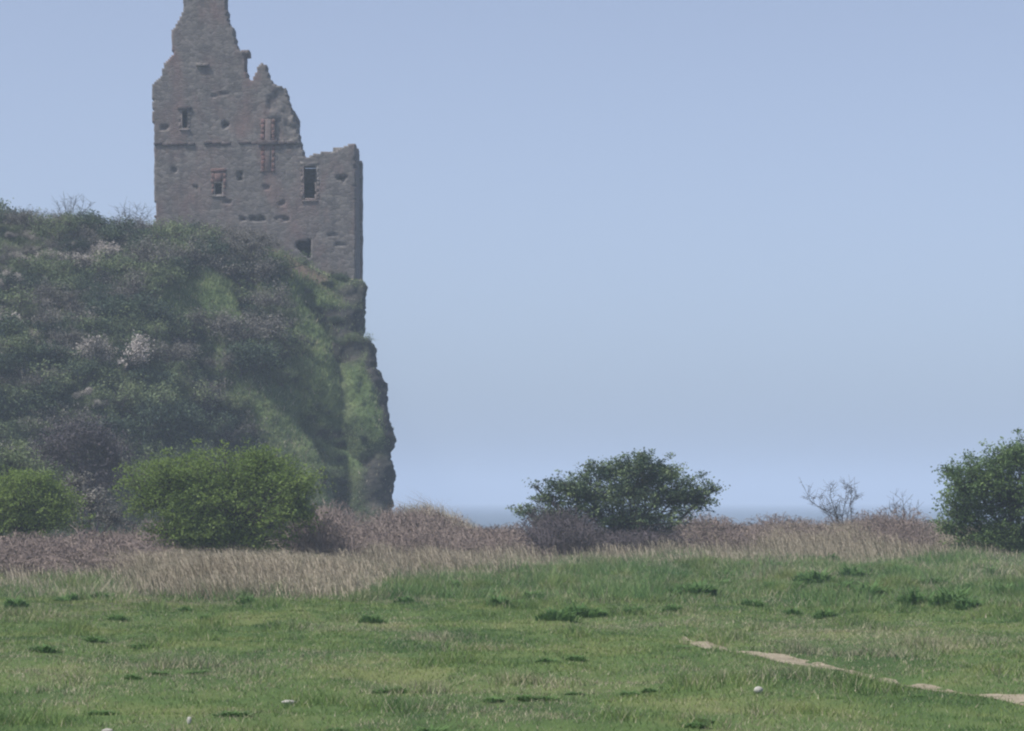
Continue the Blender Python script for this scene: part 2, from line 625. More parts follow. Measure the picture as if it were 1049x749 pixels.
carve([(196, 345), (214, 385), (240, 430), (262, 475)], 17, 3.6)
carve([(288, 380), (312, 400), (352, 436), (384, 462)], 10, 2.0)
carve([(318, 428), (345, 470), (366, 515)], 12, 2.6)
carve([(318, 300), (335, 335), (352, 362)], 9, 1.6)
carve([(250, 300), (262, 330), (280, 356)], 12, 2.0)
disp = disp * (facew + .12 * (1 - facew)) * sst(-.6, 0, tt + 0 * x)
P = S + N * disp[..., None] * np.where((N[..., 1] > .2)[..., None], 0, 1)
# pull relief outward only where normals point to the camera side
PX, PY = scr(P[..., 0], P[..., 1], P[..., 2])
nz = fbm(P[..., 0] * .5, P[..., 1] * .5, P[..., 2] * .5, 4)


def blob(cx_, cy_, rx_, ry_, soft=.35):
    d = np.hypot((PX - cx_) / rx_, (PY - cy_) / ry_) + .45 * nz
    return sst(1 + soft, 1 - soft, d) * (P[..., 1] < 155)


grass_m = np.maximum.reduce([blob(205, 308, 52, 34), np.maximum(blob(335, 425, 62, 62), blob(372, 420, 30, 50)), blob(300, 350, 40, 45) * .8, blob(330, 300, 45, 22) * .8, blob(290, 460, 60, 60) * .8,
                             blob(120, 300, 40, 25) * .5, blob(180, 395, 60, 40) * .45, blob(60, 400, 60, 50) * .3])
rib_lit_m = sst(.35, .75, rib + .25 * nz) * sst(-22, -15, x)  # ridges painted as lit: paler grass on ribs, darker scrub in gullies
grass_m = np.clip(grass_m * (.55 + .45 * rib_lit_m) + .3 * rib_lit_m * (PY > 290) + .12 * nz, 0, 1)
rock_m = np.zeros((nv, nu))
e = np.concatenate([np.zeros((nv, Nf)), np.ones((nv, nu - Nf)) * sst(22, 33, np.arange(nu - Nf))[None]], 1)
rock_m = np.maximum(e * sst(-.25, .25, nz + .15), 0)
for b in [(390, 494, 20, 34), (356, 352, 20, 22), (300, 352, 24, 14), (362, 300, 18, 14), (345, 325, 30, 12), (340, 445, 22, 6)]:
    rock_m = np.maximum(rock_m, blob(*b) * .95)
band = sst(9, 2, np.interp(PY, EDGE[:, 0], EDGE[:, 1]) - PX + 10 * nz) * (P[..., 1] < 156)
rock_m = np.maximum(rock_m, band)
rock_m = rock_m * sst(1.02, .95, tt)
d = np.full(PX.shape, 1e9)
for a, b in [((284, 258), (304, 272)), ((304, 272), (332, 290))]:
    d = np.minimum(d, seg_d(PX, PY, a, b))
soil_m = .8 * sst(11, 1, d + 9 * nz) * (P[..., 1] < 152)
idx = np.arange(nu * nv).reshape(nv, nu)
q = np.stack([idx[:-1, :-1], idx[:-1, 1:], idx[1:, 1:], idx[1:, :-1]], -1).reshape(-1, 4)
HV = P.reshape(-1, 3)
hd = mesh_obj('headland', HV, q, M['head'], smooth=True, attrs={'grass': grass_m, 'rock': rock_m, 'soil': soil_m})
tag(hd, 'steep scrub covered headland ending in a dark sea cliff below the ruin', 'headland', kind='structure')
BV = BVHTree.FromPolygons([Vector(v) for v in HV], [list(map(int, r)) for r in q])


def hit(px, py):
    d = Vector(((px - CX) / F, 1, (HY - py) / F)).normalized()
    r = BV.ray_cast(Vector((0, 0, EYE)), d)
    return (r[0], r[1]) if r[0] is not None else (None, None)


def drop_to(xx, yy):
    r = BV.ray_cast(Vector((xx, yy, 60)), Vector((0, 0, -1)))
    return r[0]


# grass on the headland (blades nobody could count)
rng = np.random.default_rng(5)
tri = q[:, [0, 1, 2]]
A, B_, C_ = HV[q[:, 0]], HV[q[:, 1]], HV[q[:, 3]]
area = np.linalg.norm(np.cross(B_ - A, C_ - A), axis=1)
fc = (HV[q[:, 0]] + HV[q[:, 2]]) / 2
gm = grass_m.ravel()[q[:, 0]]
rm = rock_m.ravel()[q[:, 0]]
sm = soil_m.ravel()[q[:, 0]]
wgt = area * ((fc[:, 1] < 158) & (fc[:, 2] > -1) & (fc[:, 0] > -34)) * (.35 + gm) * (1 - .985 * rm) * (1 - sm)
n = 170000
k = rng.choice(len(q), n, p=wgt / wgt.sum())
u, v = rng.random(n)[:, None], rng.random(n)[:, None]
pt = A[k] * (1 - u) * (1 - v) + B_[k] * u * (1 - v) + HV[q[k, 2]] * u * v + C_[k] * (1 - u) * v
hh = rng.uniform(.06, .26, n) * (.5 + .5 * sst(-7.5, -10, pt[:, 0])) * (1 + .5 * (vn(pt[:, 0] * .8, pt[:, 1] * .8, pt[:, 2]) > .6))
strawp = np.clip(.5 - .42 * gm[k] + .35 * fbm(pt[:, 0] * .5, pt[:, 2] * .5, pt[:, 1] * .3, 3), .03, .9)
straw = (rng.random(n) < strawp * .55).astype(float) * rng.uniform(.4, 1, n)
bv, bf = blades(pt[:, 0], pt[:, 1], pt[:, 2] - .04, hh, rng.uniform(.04, .08, n), rng.uniform(.2, .9, n), rng)
o = mesh_obj('headland_grass', bv, bf, M['slope'], attrs={'straw': np.repeat(straw, 3)})
tag(o, 'rank green and straw grass clothing the headland slope', 'grass', kind='stuff')

# ------------------------------------------------------------------ castle ruin
YT = 150.0
K = YT / F
base = W(263, 290, YT)
base[2] = 12.2
ruin = thing('castle_ruin', 'roofless grey stone tower house ruin with a broken gable on the headland', 'castle ruin', base)


def inside(poly, px, py):
    r = np.zeros(px.shape, bool)
    m = len(poly)
    for i in range(m):
        x1, y1 = poly[i]
        x2, y2 = poly[(i + 1) % m]
        c = ((y1 > py) != (y2 > py)) & (px < (x2 - x1) * (py - y1) / (y2 - y1 + 1e-12) + x1)
        r ^= c
    return r


def slab(name, poly, holes, recess, thick, mapf, res, mat, parent, seed=0, jag=.035):
    """ragged masonry wall: poly/holes in (a, z) metres, mapf(a, z, depth) -> xyz"""
    poly = np.asarray(poly, float)
    a0, z0 = poly.min(0) - .3
    a1, z1 = poly.max(0) + .3
    na, nz_ = int((a1 - a0) / res) + 1, int((z1 - z0) / res) + 1
    ga = a0 + np.arange(na + 1) * res
    gz = z0 + np.arange(nz_ + 1) * res
    GA, GZ = np.meshgrid(ga, gz)
    ca, cz = (GA[:-1, :-1] + res / 2), (GZ[:-1, :-1] + res / 2)
    ja = jag * fbm(ca * 2.2, cz * 2.2, seed + .5, 3) * 2
    jz = jag * fbm(ca * 2.2, cz * 2.2, seed + 9.5, 3) * 2
    keep = inside(poly, ca + ja, cz + jz)
    for h in holes:
        h = np.asarray(h, float)
        keep &= ~inside(h, ca + ja * .45, cz + jz * .45)
    dep = .022 * fbm(GA * 1.8, GZ * 1.8, seed + 3.0, 4) + .06 * fbm(GA * .35, GZ * .35, seed + 1.0, 2)
    for r_, dd in recess:
        r_ = np.asarray(r_, float)
        dep = dep + dd * inside(r_, GA + .13 * fbm(GA * 3, GZ * 3, 2.0, 2), GZ + .13 * fbm(GA * 3, GZ * 3, 7.0, 2)) * sst(-.35, .1, fbm(GA * 2.5, GZ * 2.5, 33.0, 2))
    inp = .03 * fbm(GA * 5, GZ * 5, seed + 4., 2)
    inq = .03 * fbm(GA * 5, GZ * 5, seed + 6., 2)
    fr = mapf(GA + inp, GZ + inq, dep).reshape(-1, 3)
    bk = mapf(GA + inp, GZ + inq, thick + .04 * fbm(GA * 2, GZ * 2, seed + 13., 3)).reshape(-1, 3)
    nvp = len(fr)
    id_ = np.arange(nvp).reshape(GA.shape)
    i00, i10, i11, i01 = id_[:-1, :-1], id_[:-1, 1:], id_[1:, 1:], id_[1:, :-1]
    F_ = [np.stack([i00, i10, i11, i01], -1)[keep], np.stack([i01, i11, i10, i00], -1)[keep] + nvp]
    kp = np.pad(keep, 1)
    c = kp[1:-1, 1:-1]
    for nb, (e0, e1) in ((kp[1:-1, :-2], (i01, i00)), (kp[1:-1, 2:], (i10, i11)), (kp[:-2, 1:-1], (i00, i10)), (kp[2:, 1:-1], (i11, i01))):
        bmask = c & ~nb
        F_.append(np.stack([e1[bmask], e0[bmask], e0[bmask] + nvp, e1[bmask] + nvp], -1))
    fa = np.concatenate(F_)
    va = np.concatenate([fr, bk])
    used = np.unique(fa)
    remap = np.zeros(len(va), int)
    remap[used] = np.arange(len(used))
    return mesh_obj(name, va[used], remap[fa], mat, parent, origin=base)


def T(px, py):
    return ((px - CX) * K, EYE + (HY - py) * K)


outline = [T(*p_) for p_ in [
    (159, 330), (159, 250), (159, 218), (158.6, 186), (158, 146), (157, 128), (157, 104), (156, 96), (156.5, 88), (161, 83), (166, 77), (166.5, 68), (171, 63),
    (177, 57), (176.5, 46), (176, 32), (180, 26), (184, 19), (187, 12), (187, -6), (188, -22), (196, -27), (206, -24), (216, -28), (227, -25), (231.5, -14), (232, 20),
    (235, 25), (238.5, 29), (239, 36), (241, 43), (243, 50), (247, 51.5), (254.5, 52), (254.5, 55.5), (250.5, 58), (251, 66), (253, 77), (256.5, 83), (258.5, 81), (261, 76), (262.5, 72), (264, 66), (268, 65),
    (273, 66), (274, 72), (276, 78), (280, 85), (284, 88), (292, 89), (295.5, 100), (299, 114), (305, 136), (311, 158), (316, 161), (321, 158), (327, 156.5), (341, 156),
    (349, 152), (356, 149), (361, 147), (361.5, 146.5), (363.5, 149), (363.5, 186), (364, 240), (365, 275), (366, 330)]]


def rect(x0, y0, x1, y1):
    return [T(x0, y0), T(x1, y0), T(x1, y1), T(x0, y1)]


HOLES = {'slit': (186.5, 113.5, 192, 131), 'red': (219.8, 187.5, 227.5, 199), 'tall': (311.2, 170, 323.6, 204), 'low': (306, 246, 319, 263)}
holes = [rect(*HOLES['slit']), rect(*HOLES['red']), rect(*HOLES['tall']), [T(304, 248), T(319, 245), T(319.5, 266), T(312, 262), T(303, 254)]]
recess = [(rect(229, 126, 234, 133), .35), ([T(242, 175), T(250, 175), T(247.5, 183), T(244.5, 183)], .5), (rect(344, 179, 357, 182.4), .35), (rect(349, 182.4, 352, 188), .14),
          (rect(247, 221, 271, 225.5), .28), (rect(282, 221.5, 297, 225.5), .28), (rect(166, 128, 174, 132), .3), (rect(196, 96, 240, 97.5), .1), (rect(287, 206, 293, 210), .12),
          ([T(273, 92), T(292, 90), T(310, 152), T(284, 152), T(274, 144)], .10), (rect(268, 91, 275, 94), .15),
          (rect(176, 170, 179, 174), .2), (rect(199, 189, 203, 193), .15), (rect(230, 206, 236, 209), .15), (rect(336, 240, 346, 243), .12), (rect(270, 190, 276, 193), .12), (rect(345, 250, 356, 252), .12)]
fm = lambda a, z_, d_: np.stack(np.broadcast_arrays(a, YT + d_, z_), -1)
slab('front_wall', outline, holes, recess, 1.3, fm, .1, M['stone'], ruin, 1)
xl, xr = T(158.5, 0)[0], T(364.4, 0)[0]
yb0 = YT + 1.3
yb1 = YT + 5.4
lm = lambda a, z_, d_: np.stack(np.broadcast_arrays(xl + .06 + d_, a, z_), -1)
rm_ = lambda a, z_, d_: np.stack(np.broadcast_arrays(xr - .06 - d_, a, z_), -1)
slab('side_wall', [(yb0, 11.8), (yb1, 11.8), (yb1, 21.2), (yb1 - 1.5, 22.0), (yb1 - 3, 21.6), (yb0 + 1, 22.3), (yb0, 22.4)], [], [], 1.2, lm, .14, M['stone'], ruin, 21)
slab('side_wall', [(yb0, 11.8), (yb1, 11.8), (yb1, 20.25), (yb1 - 1.2, 20.3), (yb1 - 2.6, 20.1), (yb0 + 1.4, 20.0), (yb0, 20.05)], [], [], 1.2, rm_, .14, M['stone'], ruin, 37)
bm_ = lambda a, z_, d_: np.stack(np.broadcast_arrays(a, yb1 + 1.25 - d_, z_), -1)
slab('rear_wall', [(xl, 11.8), (xr, 11.8), (xr, 19.9), (xr - .9, 19.7), (xr - 1.5, 19.4), (xr - 2.5, 19.2), (xr - 3.8, 19.5), (xr - 5, 20.5), (xl + 4, 21.2), (xl + 2, 22.1), (xl, 21.4)],
     [], [], 1.2, bm_, .16, M['stone'], ruin, 51)


def block(acc, x0, x1, z0, z1, y0, y1, jit=.012, seed=0, n=4):
    """stone block with knocked edges"""
    r_ = random.Random(seed)
    xs_ = np.linspace(x0, x1, n)
    b = min(.025, (x1 - x0) * .2, (z1 - z0) * .2)
    ring = []
    for xx, ins in [(x0, b)] + [(x_, 0) for x_ in np.linspace(x0 + b, x1 - b, n)] + [(x1, b)]:
        pts = [(y0 + ins, z0 + b + ins), (y0 + b + ins, z0 + ins), (y1 - ins, z0 + ins), (y1 - ins, z1 - ins), (y0 + b + ins, z1 - ins), (y0 + ins, z1 - b - ins)]
        ring.append([(xx + r_.uniform(-jit, jit) * .3, a_ + r_.uniform(-jit, jit), b_ + r_.uniform(-jit, jit)) for a_, b_ in pts])
    v_ = np.array(ring).reshape(-1, 3)
    f_ = []
    for i in range(len(ring) - 1):
        for j in range(6):
            j2 = (j + 1) % 6
            f_.append((i * 6 + j, i * 6 + j2, i * 6 + 6 + j2, i * 6 + 6 + j))
    e_ = (len(ring) - 1) * 6
    f_ += [(3, 2, 1, 0), (0, 5, 4, 3), (e_, e_ + 1, e_ + 2, e_ + 3), (e_ + 3, e_ + 4, e_ + 5, e_)]
    acc.add(v_, f_)


def stones(name, specs, mat, parent, seed=0):
    acc = Acc()
    for i, (x0, y0, x1, y1, pro, dp) in enumerate(specs):
        (a0, z1), (a1, z0) = T(x0, y0), T(x1, y1)
        block(acc, a0, a1, z0, z1, YT - pro, YT + dp, seed=seed + i)
    v_, f_ = acc.get()
    return mesh_obj(name, v_, f_, mat, parent, origin=base)


def quoins(x0, x1, y0, y1, pro, seed):
    """irregular jamb stones stacked up one side"""
    r_ = random.Random(seed)
    out, yy = [], y0
    while yy < y1 - 1:
        h_ = min(r_.uniform(4, 7), y1 - yy)
        e_ = r_.uniform(-.8, .8)
        out.append((x0 + min(e_, 0), yy, x1 + max(e_, 0), yy + h_ + .1, pro + r_.uniform(-.01, .015), .5))
        yy += h_
    return out


def reveal(x0, y0, x1, y1, mat):
    (a0, z1), (a1, z0) = T(x0, y0), T(x1, y1)
    t_ = .05
    oq = [(a0 - t_, z0 - t_), (a1 + t_, z0 - t_), (a1 + t_, z1 + t_), (a0 - t_, z1 + t_)]
    iq = [(a0, z0), (a1, z0), (a1, z1), (a0, z1)]
    v_ = [(a_, YT - .015, b_) for a_, b_ in oq] + [(a_, YT - .015, b_) for a_, b_ in iq] + [(a_, YT + 1.0, b_) for a_, b_ in oq] + [(a_, YT + 1.0, b_) for a_, b_ in iq]
    f_ = []
    for i in range(4):
        j = (i + 1) % 4
        f_ += [(i, j, 4 + j, 4 + i), (4 + i, 4 + j, 12 + j, 12 + i), (8 + j, 8 + i, 12 + i, 12 + j), (j, i, 8 + i, 8 + j)]
    return mesh_obj('window', v_, f_, mat, ruin, origin=base)


w = reveal(*HOLES['tall'], M['stone'])
stones('jamb', quoins(324.4, 327, 171, 204, .02, 3), M['stone'], w, 10)
stones('jamb', quoins(308.3, 310.6, 171, 204, .015, 4), M['stone'], w, 14)
tag(w, 'tall dark window opening in the low right part')
stones('lintel', [(307.5, 166, 327.5, 169.2, .03, .6)], M['stone'], w, 11)
stones('sill', [(309, 204.9, 326, 206.8, .06, .6)], M['stone'], w, 12)
w = reveal(*HOLES['red'], M['stone'])
stones('jamb', quoins(228.5, 231.5, 177, 199, .02, 5), M['red_stone'], w, 20)
stones('jamb', quoins(216.6, 219.2, 177, 199, .02, 6), M['red_stone'], w, 24)
tag(w, 'small window with a reddish stone surround')
stones('lintel', [(216, 172.5, 231.5, 176.4, .05, .5)], M['red_stone'], w, 21)
stones('blocking', [(219.4, 176.7, 228.3, 186.2, .03, .4)], M['red_stone'], w, 22)
stones('sill', [(217, 200.2, 231, 202.2, .06, .5)], M['stone'], w, 23)
w = reveal(*HOLES['slit'], M['stone'])
stones('jamb', quoins(192.8, 195, 114, 131, .015, 7), M['stone'], w, 30)
stones('jamb', quoins(183.6, 185.8, 114, 131, .015, 8), M['stone'], w, 34)
tag(w, 'narrow slit window high on the left')
stones('lintel', [(182, 108.6, 196, 112.6, .08, .5)], M['dark_stone_and_shadow'], w, 31)
stones('sill', [(184, 132, 195, 134, .06, .5)], M['stone'], w, 32)
w = stones('blocked_window', [(271.4, 122, 278, 176, .03, .4)], M['stone'], ruin, 40)
stones('jamb', quoins(267.6, 271, 122, 143.4, .04, 11) + quoins(267.6, 271, 149.5, 176, .04, 12), M['red_stone'], w, 41)
stones('jamb', quoins(278.4, 281.6, 122, 143.4, .04, 13) + quoins(278.4, 281.6, 149.5, 176, .04, 14), M['red_stone'], w, 44)
stones('lintel', [(264, 143.6, 284, 149, .13, .5)], M['dark_stone_and_shadow'], w, 47)
r_ = random.Random(8)
sp, xx = [], 157.5
while xx < 263:
    l_ = r_.uniform(7, 13)
    if r_.random() > .12:
        dy = r_.uniform(-.5, .5) + (1.0 if xx < 200 else 0)
        sp.append((xx, 145 + dy, min(xx + l_ - .4, 263.6), 148.2 + dy, r_.uniform(.03, .06), .4))
    xx += l_
sp += [(284.6, 145, 293, 148.6, .07, .5), (293.6, 144.6, 303.5, 148.2, .07, .5)]
runs = [[sp[0]]]
for a_, b_ in zip(sp[:-1], sp[1:]):
    if b_[0] - a_[2] > 1.5:
        runs.append([])
    runs[-1].append(b_)
for i_, rn in enumerate(runs):
    stones('string_course', [(a_[0], a_[1], a_[2] + .45, a_[3], a_[4], a_[5]) for a_ in rn], M['dark_stone_and_shadow'], ruin, 60 + 20 * i_)  # dark colour paints in the shadow line along the course
stones('coping_stone', [(201, 65, 214, 68.2, .10, .7)], M['pale_stone'], ruin, 70)
stones('ledge_stone', [(247, 51.2, 255.5, 55.6, .06, 1.0)], M['stone'], ruin, 71)
# unseen slabs and partition added to block skylight, so the openings look dark
acc = Acc()
block(acc, xl + 1.3, T(300, 0)[0], 21.6, 21.95, YT + 1.36, yb1 - .05, seed=4)
block(acc, T(300, 0)[0] + .05, xr - 1.3, 18.2, 18.95, YT + 1.36, yb1 - .05, seed=5)
block(acc, T(300, 0)[0] - .5, T(300, 0)[0] - .02, 18.2, 21.58, YT + 1.36, yb1 - .05, seed=6)
v_, f_ = acc.get()
mesh_obj('skylight_blocker', v_, f_, M['stone'], ruin, origin=base)

# ------------------------------------------------------------------ foliage builders
def build_bush(lobes, root, seed, tips_per, leaves_per, leaf, clump, spray=.25, stem_r=.06):
    """lobes: (centre, radii, weight) in world metres -> (foliage v,f), (branches v,f)"""
    rng = np.random.default_rng(seed)
    br = Acc()
    cs = []
    root = np.asarray(root, float)
    for c, rad, wt in lobes:
        c, rad = np.asarray(c, float), np.asarray(rad, float)
        base_ = root + rng.normal(size=3) * [.18, .15, 0]
        fork = base_ * .45 + c * .55 + rng.normal(size=3) * .12
        fork[2] = base_[2] + (c[2] - base_[2]) * .45
        low = c - [0, 0, rad[2] * .4]
        tube(br, [base_, base_ * .6 + fork * .4 + rng.normal(size=3) * .05, fork, low], np.array([1, .8, .6, .42]) * stem_r, 6)
        nt_ = max(4, int(tips_per * wt))
        d = rv(rng, nt_)
        rr = rng.random(nt_) ** .42
        far = rng.random(nt_) < spray
        rr = np.where(far, rng.uniform(.9, 1.42, nt_), rr)
        tips = c + d * rad * rr[:, None]
        tips[:, 2] = np.maximum(tips[:, 2], root[2] + .12)
        for i in range(nt_):
            m_ = low * .45 + tips[i] * .55 + rng.normal(size=3) * .07
            tube(br, [low + rng.normal(size=3) * .06, m_, tips[i]], np.array([.3, .17, .06]) * stem_r, 3)
            nl = int(leaves_per * rng.uniform(.4, 1.5) * (.45 if far[i] else 1))
            t = rng.uniform(.45, 1.08, nl)[:, None]
            axis = low * (1 - t) + tips[i] * t if not far[i] else m_ * (1 - t) + tips[i] * t
            spread = clump * (.5 if far[i] else 1)
            along = np.where(rng.random(nl)[:, None] < .65, tips[i], axis)
            cs.append(along + rng.normal(size=(nl, 3)) * spread * [1, 1, .62])
    cs = np.concatenate(cs)
    cs = cs[cs[:, 2] > root[2] + .03]
    return leaf_quads(cs, leaf, rng), br.get()


def pxlobes(lst, y):
    k = y / F
    return [((W(px, py, y + dy)), (rx * k, (rx + ry) * .5 * k, ry * k), wt) for px, py, rx, ry, dy, wt in lst]


def field_bush(name, label, cat, px, y, lobes, mat, seed, tips, lpt, leaf, clump, spray=.22, group=None, stem=.06, bmat='bark'):
    x_ = (px - CX) / F * y
    root = np.array([x_, y, float(hgt(x_, y)) - .05])
    t = thing(name, label, cat, root, group)
    (fv, ff), (bv, bf) = build_bush(pxlobes(lobes, y), root, seed, tips, lpt, leaf, clump, spray, stem)
    mesh_obj('branches', bv, bf, M[bmat], t, origin=root)
    mesh_obj('foliage', fv, ff, M[mat], t, origin=root)
    return t


# centre hawthorn
field_bush('hawthorn_bush', 'dark wind-swept hawthorn bush standing alone on the skyline over the sea', 'bush', 640, 82, [
    (645, 495, 48, 27, 0, 1.0), (603, 503, 34, 20, -.3, .7), (690, 504, 36, 22, .2, .75), (655, 480, 26, 14, .1, .4), (580, 497, 20, 8, -.2, .25), (565, 510, 17, 6, .1, .14),
    (640, 528, 75, 24, -.1, 1.1), (716, 508, 18, 14, .2, .2), (572, 530, 26, 12, -.2, .3), (545, 524, 13, 6, 0, .07), (549, 498, 6, 4, 0, .03), (533, 521, 8, 4, .1, .04), (731, 500, 7, 6, .1, .05), (660, 466, 9, 5, 0, .06), (600, 480, 8, 5, 0, .05), (625, 480, 20, 8, 0, .18), (683, 483, 12, 10, 0, .14)],
    'hawthorn', 3, 150, 56, .08, .13, .36)
# right bush, part of it outside the frame
field_bush('hawthorn_bush', 'green leafy hawthorn bush cut off by the right edge of the view', 'bush', 1042, 76, [
    (1040, 500, 55, 38, 0, 1.2), (1000, 492, 32, 26, -.4, .7), (1062, 470, 34, 26, .3, .6), (1035, 468, 26, 16, -.2, .4), (985, 520, 22, 20, -.2, .4), (1035, 545, 48, 28, 0, 1.0), (1012, 555, 34, 18, -.3, .5), (1030, 566, 50, 10, -.3, .6),
    (1090, 510, 42, 50, .4, 1.0), (975, 483, 10, 7, 0, .08), (1095, 470, 30, 25, 0, .4), (970, 538, 14, 8, -.2, .12)],
    'right_leaf', 7, 170, 58, .08, .14, .32)
# two round bushes on the left
field_bush('leafy_bush', 'broad yellow-green bush in fresh leaf in front of the headland foot', 'bush', 232, 74, [
    (175, 490, 48, 24, 0, .9), (235, 488, 60, 28, .2, 1.2), (283, 495, 42, 26, .4, .8), (250, 520, 68, 36, -.3, 1.3), (205, 525, 38, 34, -.4, .9), (160, 505, 34, 22, -.2, .6), (300, 515, 24, 28, .2, .5), (235, 552, 60, 18, -.2, 1.0), (190, 545, 40, 18, -.3, .7), (265, 470, 26, 10, .2, .25)],
    'spring', 11, 150, 62, .075, .15, .24)
field_bush('leafy_bush', 'yellow-green bush in fresh leaf at the left edge of the view', 'bush', 22, 78, [
    (20, 512, 52, 28, 0, 1.1), (52, 520, 32, 24, .2, .6), (-20, 515, 45, 34, 0, .9), (30, 535, 52, 16, -.2, .7), (30, 492, 30, 10, 0, .25)],
    'spring', 13, 150, 62, .075, .15, .24)
# pale scrub between them
field_bush('blossom_shrub', 'low pale blossoming shrub between the two yellow-green bushes', 'shrub', 98, 86, [
    (92, 515, 26, 14, 0, .5), (78, 494, 16, 8, .2, .3), (116, 528, 18, 12, -.2, .35)], 'twig_bud', 17, 90, 26, .09, .14, .25)
field_bush('green_shrub', 'grey-green shrub rising behind the left yellow-green bush', 'shrub', 18, 96, [
    (15, 475, 30, 22, 0, .8), (45, 490, 22, 22, 0, .5), (-15, 480, 24, 30, 0, .5)], 'olive', 19, 110, 34, .10, .16, .15)
field_bush('brown_thicket', 'dark brown leafless thicket at the headland foot above the bush gap', 'shrub', 92, 108, [
    (85, 450, 34, 26, 0, .9), (60, 462, 26, 26, .3, .6), (112, 466, 26, 24, .2, .6), (90, 485, 45, 24, 0, .8)], 'dead_dark', 23, 140, 36, .10, .17, .15, bmat='bramble_dark')

# leafless sapling on the skyline
def bare_tree(px, y, label, spec, seed, name='bare_sapling'):
    x_ = (px - CX) / F * y
    root = np.array([x_, y, float(hgt(x_, y)) - .05])
    t = thing(name, label, 'sapling', root)
    rng = np.random.default_rng(seed)
    tr, tw = Acc(), Acc()
    for (tx, ty_) in spec:
        tip = W(tx, ty_, y + rng.uniform(-.4, .4))
        b0 = root + [rng.uniform(-.08, .08), rng.uniform(-.1, .1), 0]
        ptsm = [b0, b0 * .6 + tip * .4 + rng.normal(size=3) * .08, b0 * .25 + tip * .75 + rng.normal(size=3) * .08, tip]
        tube(tr, ptsm, [.016, .011, .008, .004], 4)
        for _ in range(16):
            s_ = rng.uniform(.3, .95)
            i = min(int(s_ * 3), 2)
            p0 = np.array(ptsm[i]) * (1 - (s_ * 3 - i)) + np.array(ptsm[i + 1]) * (s_ * 3 - i)
            dr = rv(rng, 1)[0] * [1, 1, .5] + [0, 0, .55]
            p2 = p0 + dr * rng.uniform(.15, .5)
            tube(tw, [p0, (p0 + p2) / 2 + rng.normal(size=3) * .03, p2], [.006, .005, .003], 3)
            for _2 in range(3):
                p3 = p2 * .6 + p0 * .4
                p4 = p3 + (rv(rng, 1)[0] + [0, 0, .5]) * rng.uniform(.08, .25)
                tube(tw, [p3, p4], [.005, .003], 3)
    v_, f_ = tr.get()
    mesh_obj('trunk', v_, f_, M['bark'], t, origin=root)
    v_, f_ = tw.get()
    mesh_obj('twigs', v_, f_, M['bark'], t, origin=root)


bare_tree(862, 88, 'leafless grey sapling with forked twigs against the sea', [(838, 508), (851, 500), (858, 512), (868, 494), (872, 498), (884, 506), (846, 520), (822, 496)], 5)
bare_tree(925, 90, 'short leafless sapling just left of the right hawthorn', [(925, 510), (932, 516), (917, 518)], 9)

# ------------------------------------------------------------------ bramble thickets along the field edge
def bramble(label, x0, x1, y0, y1, top, seed, n, dark=False):
    """arching canes rooted over the strip x0..x1 (photo px at that depth) between distances y0 and y1"""
    rng = np.random.default_rng(seed)
    ym = (y0 + y1) / 2
    xm = ((x0 + x1) / 2 - CX) / F * ym
    root = np.array([xm, ym, float(hgt(xm, ym))])
    t = thing('bramble_thicket', label, 'brambles', root, 'brambles along the field edge')
    yy = rng.uniform(y0, y1, n)
    pxx = x0 + (x1 - x0) * rng.beta(1.3, 1.3, n)
    xx_ = (pxx - CX) / F * yy
    dens = vn(xx_ * .7 + seed, yy * .35)
    kp = dens > .22
    xx_, yy, dens = xx_[kp], yy[kp], dens[kp]
    n = len(xx_)
    zz = hgt(xx_, yy)
    env = np.sqrt(np.clip(1 - ((xx_ - xm) / ((x1 - x0) / F * ym * .56)) ** 2, .15, 1))
    H = top * env * (.2 + 1.05 * dens) * rng.uniform(.6, 1.1, n)
    ang = rng.uniform(0, 2 * math.pi, n)
    L = rng.uniform(.25, .8, n)
    acc_v, acc_f = [], []
    m_ = 5
    s_ = np.linspace(0, 1, m_)
    arc = np.sin(s_ * 2.2) / np.sin(np.clip(s_ * 2.2, 0, math.pi / 2)).max()
    P_ = np.stack([xx_[:, None] + np.cos(ang)[:, None] * L[:, None] * s_, yy[:, None] + np.sin(ang)[:, None] * L[:, None] * s_, zz[:, None] + H[:, None] * arc], -1)
    P_ += rng.normal(size=P_.shape) * .03
    sa = rng.uniform(0, math.pi, n)
    w_ = rng.uniform(.012, .024, n)
    sd = np.stack([np.cos(sa), np.sin(sa) * .3, np.sin(sa)], -1)[:, None] * (w_[:, None] * np.linspace(1, .5, m_))[..., None] * .5
    V = np.stack([P_ - sd, P_ + sd], 2).reshape(-1, 3)
    b_ = (np.arange(n)[:, None] * m_ + np.arange(m_ - 1)[None]) * 2
    f_ = np.stack([b_, b_ + 1, b_ + 3, b_ + 2], -1).reshape(-1, 4)
    mesh_obj('canes', V, f_, M['bramble_dark' if dark else 'bramble_cane'], t, origin=root)
    nl = n * 4
    i = rng.integers(0, n, nl)
    s2 = rng.uniform(.2, 1, nl)
    j = np.minimum((s2 * (m_ - 1)).astype(int), m_ - 2)
    c = P_[i, j] + (P_[i, j + 1] - P_[i, j]) * rng.random(nl)[:, None] + rng.normal(size=(nl, 3)) * .05
    c[:, 2] = np.maximum(c[:, 2], hgt(c[:, 0], c[:, 1]) + .02)
    lv, lf = leaf_quads(c, .065, rng)
    mesh_obj('dead_leaves', lv, lf, M['dead_dark' if dark else 'dead_leaf'], t, origin=root)
    return t


